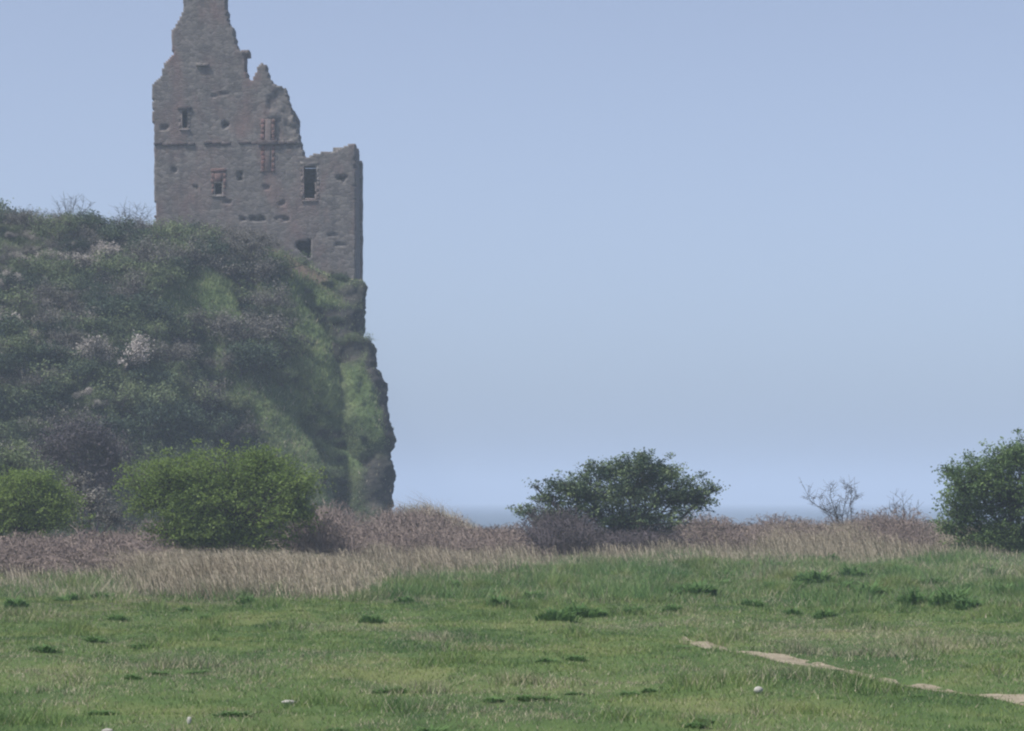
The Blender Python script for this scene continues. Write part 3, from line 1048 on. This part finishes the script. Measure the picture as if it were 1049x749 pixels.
bramble('mauve bramble thicket in front of the bush at the left edge', -60, 85, 60, 77, .75, 1, 3400)
bramble('mauve bramble thicket below the gap between the yellow-green bushes', 70, 185, 62, 82, .9, 2, 3000)
bramble('mauve bramble thicket at the right foot of the broad yellow-green bush', 295, 370, 74, 90, 1.5, 3, 2400)
bramble('mauve bramble thicket under the foot of the sea cliff', 355, 470, 76, 92, 1.15, 4, 2600)
bramble('mauve bramble thicket midway between cliff and lone hawthorn', 455, 560, 76, 92, .85, 5, 2200)
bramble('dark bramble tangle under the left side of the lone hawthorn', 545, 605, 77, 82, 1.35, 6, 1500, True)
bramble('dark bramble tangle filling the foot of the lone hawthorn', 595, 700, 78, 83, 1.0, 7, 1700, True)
bramble('mauve bramble thicket at the right foot of the lone hawthorn', 685, 775, 78, 92, .8, 8, 1900)
bramble('thin brown bramble thicket left of the bare sapling', 765, 850, 80, 95, .7, 9, 1300)
bramble('brown bramble thicket between bare sapling and right hawthorn', 860, 960, 79, 95, .85, 10, 1700)

# ------------------------------------------------------------------ field grasses
rng = np.random.default_rng(77)


def scatter(n, y0, y1, spread=.235, pw=1.0):
    yy = (rng.random(n) * (y1 ** pw - y0 ** pw) + y0 ** pw) ** (1 / pw)
    xx = rng.uniform(-1, 1, n) * (spread * yy * .86 + 3.2)
    return xx, yy


# turf
x1_, y1_ = scatter(850000, 17, 66, .215, 1.6)
pd = np.abs(path_d(x1_, y1_) + .10 * fbm(x1_ * 2, y1_ * 2, 0, 2))
bare = sst(.31, .04, pd) * sst(35.5, 33, y1_) * (.55 + .45 * np.clip(sst(29.3, 30.2, y1_) + sst(25.7, 25.1, y1_) + .75 * np.exp(-((y1_ - 27.2) / .7) ** 2), 0, 1))
kp = (rng.random(len(x1_)) > bare * .97) & (rng.random(len(x1_)) > dryness(x1_, y1_) * .7)
x1_, y1_ = x1_[kp], y1_[kp]
tuft = fbm(x1_ * 1.3, y1_ * .8, 6.0, 4)
h1 = (.016 + .03 * rng.random(len(x1_)) + .12 * sst(.2, .6, tuft)) * (1 + .8 * sst(38, 56, y1_))
w1 = rng.uniform(.007, .013, len(x1_)) * (y1_ / 30) ** .6
gpx, gpy = CX + x1_ / y1_ * F, HY + EYE / y1_ * F
pale = 0
for a_, b_, c_, d_ in [(150, 690, 70, 9), (28, 694, 40, 9), (180, 742, 60, 10), (60, 715, 40, 7), (722, 636, 22, 3), (770, 690, 30, 6), (990, 656, 80, 9), (835, 633, 14, 3), (940, 636, 18, 3), (760, 746, 34, 7), (440, 655, 40, 5), (380, 740, 40, 6), (640, 640, 60, 5), (880, 660, 90, 14), (250, 730, 30, 6), (110, 662, 50, 4), (520, 735, 40, 5), (600, 700, 50, 5), (860, 742, 60, 6)]:
    pale = pale + np.exp(-((gpx - a_) / c_) ** 2 - ((gpy - b_) / d_) ** 2)
sp_ = np.clip(.10 + .75 * pale + .55 * sst(.05, .5, fbm(x1_ * .55, y1_ * .28, 11., 4)) + .25 * np.exp(-(path_d(x1_, y1_) - .7) ** 2 / .5) * (y1_ < 45), 0, .8)
st = (rng.random(len(x1_)) < sp_) * rng.uniform(.25, .9, len(x1_))
bv, bf = blades(x1_, y1_, hgt(x1_, y1_) - .006, h1, w1, rng.uniform(.2, 1.2, len(x1_)), rng)
o = mesh_obj('turf_grass', bv, bf, M['turf'], attrs={'straw': np.repeat(st, 3)})
tag(o, 'short green turf of the field in the foreground', 'grass', kind='stuff')

# rough green growth on the far side of the field
x2, y2 = scatter(360000, 42, 92, .225)
lim = 47 + 4 * fbm(x2 * .3, y2 * .1, 9., 3) - 3 * sst(0, 6, x2)
kp = (y2 > lim) & (rng.random(len(x2)) > dryness(x2, y2) * .72)
kp2 = rng.random(len(x2)) > .85 * np.exp(-((x2 / y2 * F + 270) / 115) ** 4 - ((y2 - 60) / 11) ** 2)
kp = kp & kp2
x2, y2 = x2[kp], y2[kp]
tuft = sst(-.05, .4, fbm(x2 * 1.0, y2 * .45, 16., 4))
h2 = (.06 + .09 * rng.random(len(x2)) + .27 * tuft * rng.random(len(x2)))
sp_ = np.clip(.27 + .6 * dryness(x2, y2) - .3 * tuft + .45 * sst(.05, .45, fbm(x2 * .5, y2 * .2, 66., 3)), .03, .85)
st = (rng.random(len(x2)) < sp_) * rng.uniform(.4, 1, len(x2))
bv, bf = blades(x2, y2, hgt(x2, y2) - .01, h2, rng.uniform(.012, .022, len(x2)), rng.uniform(.2, 1.2, len(x2)), rng)
o = mesh_obj('rough_grass', bv, bf, M['rough'], attrs={'straw': np.repeat(st, 3)})
tag(o, 'longer rough green grass at the far side of the field', 'grass', kind='stuff')

# dry straw grass band
x3, y3 = scatter(560000, 48, 101, .215)
dn = dryness(x3, y3)
cl = sst(-.3, .4, fbm(x3 * .6, y3 * .22, 26., 4))
patch = np.exp(-((x3 / y3 * F + 270) / 115) ** 4 - ((y3 - 60 - 5 * fbm(x3 * .6, 0 * x3, 3., 3)) / 10) ** 2)      # the pale drift in front of the broad bush
crest = np.exp(-((x3 / y3 * F + 82) / 40) ** 2) * sst(86, 93, y3)
px3 = CX + x3 / y3 * F
mauve = np.maximum(sst(.0, .3, fbm(x3 * .35, y3 * .12, 41., 3)), 1.25 * sst(175, 90, px3)) * (1 - patch)
kp = rng.random(len(x3)) < np.clip(dn * (.16 + .84 * cl) * (1 - .72 * np.clip(mauve, 0, 1.2)) + patch * .95 + crest + .04 * (y3 > 54), 0, 1)
x3, y3, cl, patch, crest = x3[kp], y3[kp], cl[kp], patch[kp], crest[kp]
h3 = (.10 + .34 * rng.random(len(x3))) * (.5 + .7 * cl) * (.45 + .9 * dryness(x3, y3)) + .38 * patch * rng.random(len(x3)) + 1.1 * crest * rng.random(len(x3))
st = np.where(rng.random(len(x3)) < .6 + .35 * cl, rng.uniform(.6, 1, len(x3)), rng.uniform(0, .5, len(x3)))
wind = rng.normal(math.pi * .95, .9, len(x3))
bv, bf = blades(x3, y3, hgt(x3, y3) - .01, h3 * 1.25, rng.uniform(.008, .017, len(x3)), rng.uniform(.4, 1.4, len(x3)) + .9 * patch * rng.random(len(x3)), rng, 2, wind)
o = mesh_obj('dry_grass', bv, bf, M['dry'], attrs={'straw': np.repeat(st, 5)})
tag(o, 'tall dry straw-coloured grass along the field edge', 'dry grass', kind='stuff')

# ------------------------------------------------------------------ weed clumps in the field
def weed_mesh(seed, spread):
    rng = np.random.default_rng(seed)
    a = Acc()
    for i in range(220):
        an = rng.uniform(0, 2 * math.pi)
        r0 = rng.random() ** .7 * spread * (1 + .2 * math.sin(an * 3 + seed))
        p0 = np.array([math.cos(an) * r0, math.sin(an) * r0 * .7, -.02])
        L_ = rng.uniform(.10, .26) * (1.15 - .6 * r0 / spread)
        d_ = np.array([math.cos(an + rng.normal()), math.sin(an + rng.normal()), 0])
        p1 = p0 + d_ * L_ * .25 + [0, 0, L_ * .7]
        p2 = p0 + d_ * L_ * .7 + [0, 0, L_ * rng.uniform(.7, 1.05)]
        s_ = np.cross(d_, [0, 0, 1]) * rng.uniform(.008, .02)
        a.add([p0 - s_ * .5, p0 + s_ * .5, p1 + s_, p1 - s_], [[0, 1, 2, 3]])
        a.add([p1 - s_, p1 + s_, p2 + s_ * .15, p2 - s_ * .15], [[0, 1, 2, 3]])
    return a.get()


wm = []
for i in range(4):
    v_, f_ = weed_mesh(i + 40, .26)
    wm.append(mesh_obj('weed_clump', v_, f_, M['weed'], data_only=True))
RW = random.Random(3)
spots = [(700, 607, 1.5), (716, 610, 1.7), (735, 603, 1.3), (790, 608, 1.3), (825, 600, 1.9), (838, 602, 1.8), (872, 594, 1.7), (862, 607, 1.6), (890, 609, 1.6), (925, 575, 1.3), (938, 622, 1.5), (975, 622, 1.7),
         (990, 624, 1.4), (846, 634, 1.0), (812, 630, .9), (700, 600, 1.0), (905, 612, 1.2), (775, 598, 1.2),
         (760, 585, 1.3), (800, 578, 1.2), (850, 580, 1.4), (890, 582, 1.3), (960, 600, 1.4), (1000, 605, 1.5), (1030, 612, 1.3), (940, 600, 1.2), (770, 622, 1.1), (745, 594, 1.2), (680, 590, 1.1), (660, 600, 1.0), (625, 592, 1.0), (1015, 590, 1.3), (910, 598, 1.5), (815, 612, 1.3), (118, 607, 1.0), (15, 623, 1.0), (64, 617, .9), (75, 614, .8), (104, 613, .8), (95, 657, .9), (45, 668, .7), (253, 620, 1.2), (262, 604, 1.3), (310, 601, 1.4), (325, 602, 1.3), (190, 627, .9), (146, 665, .8), (120, 636, .7), (210, 639, .6),
         (415, 618, 1.0), (390, 607, 1.1), (462, 600, 1.1), (470, 606, 1.3), (500, 611, 1.2), (546, 613, .9), (574, 608, 1.0), (640, 607, 1.0), (590, 678, .8), (570, 634, 1.2), (590, 632, 1.1), (610, 632, 1.1), (650, 630, 1.1), (690, 628, 1.0), (380, 640, 1.0), (510, 624, 1.1), (530, 622, 1.0),
         (135, 694, .55), (160, 692, .5), (205, 689, .5), (240, 733, .6), (395, 711, .7), (415, 710, .6), (505, 720, .5), (538, 719, .55), (560, 716, .45), (590, 712, .45), (645, 709, .6), (665, 708, .5),
         (105, 732, .5), (345, 748, .5), (740, 696, .5), (710, 748, .6), (940, 713, .4), (700, 664, .6), (560, 678, .7), (720, 742, .5)]
LW = {'far': 'dark green weed clump among many at the far side of the field', 'mid': 'dark green weed tuft among many in the middle of the turf', 'near': 'small dark weed tuft among many in the nearest turf'}
for i, (px, py, s_) in enumerate(spots):
    gx, gy = G(px, py)
    z_ = float(hgt(gx, gy))
    gx, gy = (px - CX) / F * (EYE - z_) / (py - HY) * F, (EYE - z_) / (py - HY) * F
    o = bpy.data.objects.new('weed_clump', RW.choice(wm))
    COL.objects.link(o)
    o.location = (gx, gy, float(hgt(gx, gy)))
    o.rotation_euler = (0, 0, RW.uniform(0, 6.28))
    sc_ = s_ * RW.uniform(.75, 1.05)
    o.scale = (sc_ * RW.uniform(.7, 1.1), sc_ * .8, sc_ * (RW.uniform(.35, .55) if py > 640 else RW.uniform(.6, 1.0)))
    z = 'far' if py < 636 else ('mid' if py < 685 else 'near')
    tag(o, LW[z], 'weed', {'far': 'weed clumps at the far side of the field', 'mid': 'weed tufts in the middle turf', 'near': 'weed tufts in the nearest turf'}[z])
# the big dark one at the lower border
gx, gy = G(443, 752)
o = bpy.data.objects.new('weed_clump', wm[1])
COL.objects.link(o)
o.location = (gx, gy, float(hgt(gx, gy)))
o.scale = (.62, .6, .5)
tag(o, 'dark weed clump at the bottom edge, nearest the viewer', 'weed')

# pale stones in the grass
def stone_obj(px, py, w_, h_, d_, seed, label):
    gx, gy = G(px, py)
    rng = np.random.default_rng(seed)
    nu_, nv_ = 14, 8
    th = np.linspace(0, 2 * math.pi, nu_, endpoint=False)
    ph = np.linspace(-1.2, math.pi / 2 - .15, nv_)
    V = np.array([[math.cos(p_) * math.cos(t_), math.cos(p_) * math.sin(t_), math.sin(p_)] for p_ in ph for t_ in th])
    V *= (1 + .28 * fbm(V[:, 0] * 1.4 + seed * 5, V[:, 1] * 1.4, V[:, 2] * 1.4, 3))[:, None]
    V = V * [w_ / 2, d_ / 2, h_]
    V = np.concatenate([V, [[0, 0, h_ * 1.0]]])
    f4 = [[i * nu_ + j, i * nu_ + (j + 1) % nu_, (i + 1) * nu_ + (j + 1) % nu_, (i + 1) * nu_ + j] for i in range(nv_ - 1) for j in range(nu_)]
    tp = len(V) - 1
    f4 += [[(nv_ - 1) * nu_ + j, (nv_ - 1) * nu_ + (j + 1) % nu_, (nv_ - 1) * nu_ + (j + 2) % nu_, tp] for j in range(0, nu_, 2)]
    org = (gx, gy, float(hgt(gx, gy)) + h_ * .35 + .018)
    o = mesh_obj('pale_stone', V, f4, M['white'], smooth=True)
    o.location = org
    tag(o, label, 'stone')


stone_obj(777, 712, .075, .03, .07, 1, 'small rounded white stone in the turf left of the path')
stone_obj(296, 714, .12, .018, .08, 2, 'flat white stone in the turf left of the middle')
stone_obj(110, 747, .09, .018, .07, 3, 'flat white stone at the lower left edge of the turf')
stone_obj(194, 738, .035, .03, .03, 4, 'small upright whitish stone in the near left turf')

# ------------------------------------------------------------------ shrubs on the headland
def proto(kind, seed):
    """unit shrub about 2 m across, 1 m high -> list of (part name, mesh)"""
    rng = np.random.default_rng(seed)
    nl = 5
    lob = [((rng.normal() * .42, rng.normal() * .42, rng.uniform(.32, .62)), (rng.uniform(.35, .55), rng.uniform(.35, .55), rng.uniform(.26, .4)), 1) for _ in range(nl)]
    lob.append(((0, 0, .3), (.85, .85, .3), 1.5))
    tip, lpt, lf, cl, spr = {'evergreen': (26, 34, .075, .10, .12), 'olive': (26, 28, .065, .10, .15), 'twig_bud': (40, 15, .05, .085, .25), 'blossom': (22, 40, .075, .10, .15)}[kind]
    (fv, ff), (bv, bf) = build_bush(lob, (0, 0, -.12), seed, tip, lpt, lf, cl, spr, .03)
    fn = 'blossom' if kind == 'blossom' else 'foliage'
    out = [('branches', mesh_obj('branches', bv, bf, M['bark'], data_only=True)), (fn, mesh_obj(fn, fv, ff, M[kind], data_only=True))]
    if kind == 'blossom':
        (fv, ff), _ = build_bush(lob, (0, 0, -.12), seed + 500, 24, 16, .05, .09, .2, .03)
        out.append(('foliage', mesh_obj('foliage', fv, ff, M['twig_bud'], data_only=True)))
    return out


PR = {k_: [proto(k_, 200 + 10 * i + j) for j in range(3)] for i, k_ in enumerate(('evergreen', 'olive', 'twig_bud', 'blossom'))}
NAMES = {'evergreen': ('evergreen_shrub', 'dark evergreen shrub'), 'olive': ('budding_shrub', 'olive-green budding shrub'), 'twig_bud': ('bare_shrub', 'grey-brown leafless shrub'), 'blossom': ('blossom_shrub', 'pale blossoming blackthorn shrub')}
RS = random.Random(21)


def shrub(kind, loc, s_, zone, label=None, flat=1.05):
    nm, lb = NAMES[kind]
    t = thing(nm, label or (lb + ' among several ' + zone), 'shrub', loc, None if label else lb + 's ' + zone)
    t.rotation_euler = (0, 0, RS.uniform(0, 6.28))
    t.scale = (s_, s_, s_ * flat)
    for pn, me in RS.choice(PR[kind]):
        c = bpy.data.objects.new(pn, me)
        COL.objects.link(c)
        c.parent = t
    return t


def zone_of(px, py):
    if px < 160 and py < 240:
        return 'on the headland skyline left of the tower'
    if px >= 150 and py < 300:
        return 'below the tower wall'
    if py > 400:
        return 'low on the headland slope'
    return 'on the upper left slope of the headland'


def nearest_blob(px, py, bl):
    return any(((px - a) / c) ** 2 + ((py - b) / d_) ** 2 < 1 for a, b, c, d_ in bl)


GRASSY = [(205, 308, 42, 26), (345, 415, 55, 70), (330, 310, 50, 26), (375, 400, 40, 150), (308, 272, 34, 20), (320, 345, 30, 30), (300, 450, 40, 40)]
PALE = [(22, 268, 34, 14), (55, 258, 24, 12), (22, 325, 28, 20), (75, 320, 14, 8), (70, 262, 16, 7), (40, 345, 12, 10), (100, 415, 24, 16), (8, 290, 18, 10), (30, 360, 20, 14), (15, 245, 16, 8), (110, 430, 18, 10), (62, 300, 12, 8)]
DARKS = [(30, 230, 60, 24), (80, 245, 40, 14), (50, 300, 90, 16), (90, 345, 70, 22), (225, 410, 34, 70), (20, 400, 60, 50), (150, 255, 60, 20), (280, 290, 26, 24), (135, 440, 40, 40), (250, 330, 20, 26)]
placed = []
tries = 0
while len(placed) < 215 and tries < 6000:
    tries += 1
    px, py = RS.uniform(-70, 372), RS.uniform(212, 505)
    if nearest_blob(px, py, GRASSY) and RS.random() > .05:
        continue
    h, n_ = hit(px, py)
    if h is None or h.y > 160 or h.z < -.5:
        continue
    if px > 175 and py > 285 and RS.random() < .6:
        continue
    # room: shrubs may touch but do not sit in each other
    if any((h - q_[0]).length < .6 * (q_[1]) for q_ in placed):
        continue
    s_ = RS.uniform(.95, 1.9) * (.5 if px > 285 else 1)
    if nearest_blob(px, py, PALE):
        kd = RS.choice(['blossom', 'twig_bud', 'olive', 'twig_bud'])
        s_ = RS.uniform(.6, 1.0) * (.7 if kd == 'blossom' else 1)
    elif nearest_blob(px, py, DARKS):
        kd = RS.choice(['evergreen', 'evergreen', 'twig_bud', 'olive'])
    elif px > 150 and py < 280:
        kd = RS.choice(['twig_bud', 'twig_bud', 'twig_bud', 'evergreen'])
    else:
        kd = RS.choice(['twig_bud', 'twig_bud', 'olive', 'olive', 'evergreen', 'blossom' if px < 150 and RS.random() < .5 else 'olive'])
    placed.append((h, s_))
    shrub(kd, (h.x, h.y, h.z - .08), s_, zone_of(px, py))
for a_, b_, c_, d_ in PALE:
    for i_ in range(4 if c_ > 20 else 2):
        px, py = a_ + RS.uniform(-.8, .8) * c_, b_ + RS.uniform(-.8, .8) * d_
        h, n_ = hit(px, py)
        if h is not None and h.y < 160:
            shrub('blossom', (h.x, h.y, h.z + .25), RS.uniform(.28, .55), zone_of(px, py))
gul = []
for pts_, s0 in (([(196, 345), (214, 385), (240, 430), (262, 475)], .55), ([(288, 380), (312, 400), (352, 436), (384, 462)], .26), ([(318, 428), (345, 470), (366, 515)], .3), ([(318, 300), (335, 335), (352, 362)], .28), ([(250, 300), (262, 330), (280, 356)], .4)):
    for a_, b_ in zip(pts_[:-1], pts_[1:]):
        n_ = max(2, int(math.hypot(b_[0] - a_[0], b_[1] - a_[1]) / ((16 if s0 > .5 else 30) * s0 / .5)))
        for i_ in range(n_):
            t_ = i_ / n_
            gul.append((a_[0] + (b_[0] - a_[0]) * t_ + RS.uniform(-5, 5), a_[1] + (b_[1] - a_[1]) * t_ + RS.uniform(-4, 4), s0 * RS.uniform(.75, 1.3)))
for px, py, s_ in gul + [(200, 352, .8), (210, 375, 1.0), (222, 398, 1.1), (228, 420, 1.2), (240, 440, 1.2), (252, 462, 1.1), (262, 340, .7), (250, 322, .6), (180, 400, .9), (170, 410, .8), (372, 470, .5), (300, 352, .6), (310, 360, .5), (345, 330, .5), (262, 480, .9),
                   (15, 225, 1.1), (40, 235, 1.1), (70, 262, 1.1), (30, 300, 1.2), (70, 350, 1.3), (100, 372, 1.2), (40, 372, 1.2), (120, 330, .9), (330, 440, .5), (350, 455, .5)]:
    h, n_ = hit(px, py)
    if h is not None and h.y < 160:
        shrub('evergreen' if RS.random() < .85 else 'olive', (h.x, h.y, h.z - .08), s_, 'in the dark gullies of the headland slope' if px > 150 else zone_of(px, py))
# shrubs standing on the plateau, on the skyline
for px, yy, kd, s_ in [(-30, 149, 'evergreen', 1.5), (2, 149, 'evergreen', 1.6), (24, 150, 'evergreen', 1.5), (50, 149.5, 'twig_bud', 1.5), (76, 149, 'twig_bud', 1.5), (98, 149, 'evergreen', 1.35), (118, 149.5, 'twig_bud', 1.4), (138, 148.5, 'twig_bud', 1.3),
                       (156, 148.4, 'twig_bud', 1.3), (176, 148.0, 'twig_bud', 1.2), (198, 147.8, 'evergreen', 1.1), (215, 147.6, 'twig_bud', 1.15), (236, 147.6, 'twig_bud', 1.1), (255, 147.6, 'twig_bud', 1.0), (272, 147.8, 'twig_bud', .8), (38, 153, 'olive', 1.5), (105, 154, 'olive', 1.3), (350, 148.2, 'evergreen', .55), (338, 147.6, 'evergreen', .5)]:
    xx = (px - CX) / F * yy
    h = drop_to(xx, yy)
    if h:
        zn = 'on the headland skyline left of the tower' if px < 158 else 'close under the tower wall'
        shrub(kd, (h.x, h.y, h.z - .08), s_, zn)
# thin bare saplings on the skyline
for px, yy, pt, lb, sd in [(70, 149, [(58, 205), (66, 203), (73, 201), (78, 204), (86, 206), (94, 208)], 'thin leafless sapling poking above the scrub skyline at far left', 31),
                           (132, 149, [(120, 212), (127, 210), (133, 209), (141, 210), (148, 212), (154, 216)], 'thin leafless sapling beside the left corner of the tower', 33)]:
    xx = (px - CX) / F * yy
    h = drop_to(xx, yy)
    root = np.array(h) - [0, 0, .1]
    t = thing('bare_sapling', lb, 'sapling', root)
    rg = np.random.default_rng(sd)
    tr, tw = Acc(), Acc()
    for (tx, ty_) in pt:
        tip = W(tx, ty_, yy + rg.uniform(-.5, .5))
        mid_ = root * .5 + tip * .5 + rg.normal(size=3) * .1
        tube(tr, [root + rg.normal(size=3) * .3 * [1, 1, 0], mid_, tip], [.025, .016, .006], 5)
        for _ in range(26):
            p0 = mid_ + (tip - mid_) * rg.uniform(-.3, 1)
            p2 = p0 + (rv(rg, 1)[0] * [1, 1, .5] + [0, 0, .5]) * rg.uniform(.2, .6)
            tube(tw, [p0, p2], [.009, .005], 3)
    v_, f_ = tr.get()
    mesh_obj('trunk', v_, f_, M['bark'], t, origin=root)
    v_, f_ = tw.get()
    mesh_obj('twigs', v_, f_, M['bark'], t, origin=root)

# ------------------------------------------------------------------ haze
hz, nt = newmat('sea_haze')
out = nt.nodes.new('ShaderNodeOutputMaterial')
pv = nt.nodes.new('ShaderNodeVolumePrincipled')
pv.inputs['Color'].default_value = (.67, .795, .975, 1)
pv.inputs['Density'].default_value = .00095
pv.inputs['Anisotropy'].default_value = .0
nt.links.new(pv.outputs[0], out.inputs['Volume'])
bx, bz0, bz1 = 14000, -12, 33
v_ = [(sx * bx, sy * bx, z_) for z_ in (bz0, bz1) for sx, sy in ((-1, -1), (1, -1), (1, 1), (-1, 1))]
o = mesh_obj('haze', v_, [[3, 2, 1, 0], [4, 5, 6, 7], [0, 1, 5, 4], [1, 2, 6, 5], [2, 3, 7, 6], [3, 0, 4, 7]], hz)
tag(o, 'thin pale sea haze over the whole view', 'haze', kind='stuff')

# ------------------------------------------------------------------ light
EL, ROT = R(57), R(244)
wd = bpy.data.worlds.new('World')
SC.world = wd
wd.use_nodes = True
nt = wd.node_tree
bg = nt.nodes['Background']
sky = nt.nodes.new('ShaderNodeTexSky')
sky.sky_type = 'NISHITA'
sky.sun_disc = False
sky.sun_elevation = EL
sky.sun_rotation = ROT
sky.air_density = .55
sky.dust_density = 2.0
sky.ozone_density = 7.0
hs = nt.nodes.new('ShaderNodeHueSaturation')
hs.inputs['Saturation'].default_value = .65
nt.links.new(sky.outputs[0], hs.inputs['Color'])
nt.links.new(hs.outputs[0], bg.inputs['Color'])
bg.inputs['Strength'].default_value = .15
sd = bpy.data.lights.new('sun', 'SUN')
sd.energy = 3.95
sd.angle = R(3)
sd.color = (1, .95, .88)
so = bpy.data.objects.new('sun', sd)
COL.objects.link(so)
dirv = Vector((math.cos(EL) * math.sin(ROT), math.cos(EL) * math.cos(ROT), math.sin(EL)))
so.rotation_euler = dirv.to_track_quat('Z', 'Y').to_euler()
so.location = dirv * 60

# ------------------------------------------------------------------ camera
cd = bpy.data.cameras.new('camera')
co = bpy.data.objects.new('camera', cd)
COL.objects.link(co)
co.location = (0, 0, EYE)
co.rotation_euler = (R(90), 0, 0)
cd.sensor_width = 36
cd.lens = 36 * F / 1049
cd.shift_y = (HY - 374.5) / 1049
cd.clip_start = .1
cd.clip_end = 60000
SC.camera = co
SC.view_settings.view_transform = 'Standard'
SC.view_settings.look = 'None'
SC.view_settings.exposure = 0.27
SC.view_settings.gamma = 1
SC.view_settings.use_curve_mapping = False
SC.cycles.use_denoising = True
SC.cycles.volume_bounces = 4
SC.cycles.max_bounces = 8
SC.cycles.filter_width = 2.2
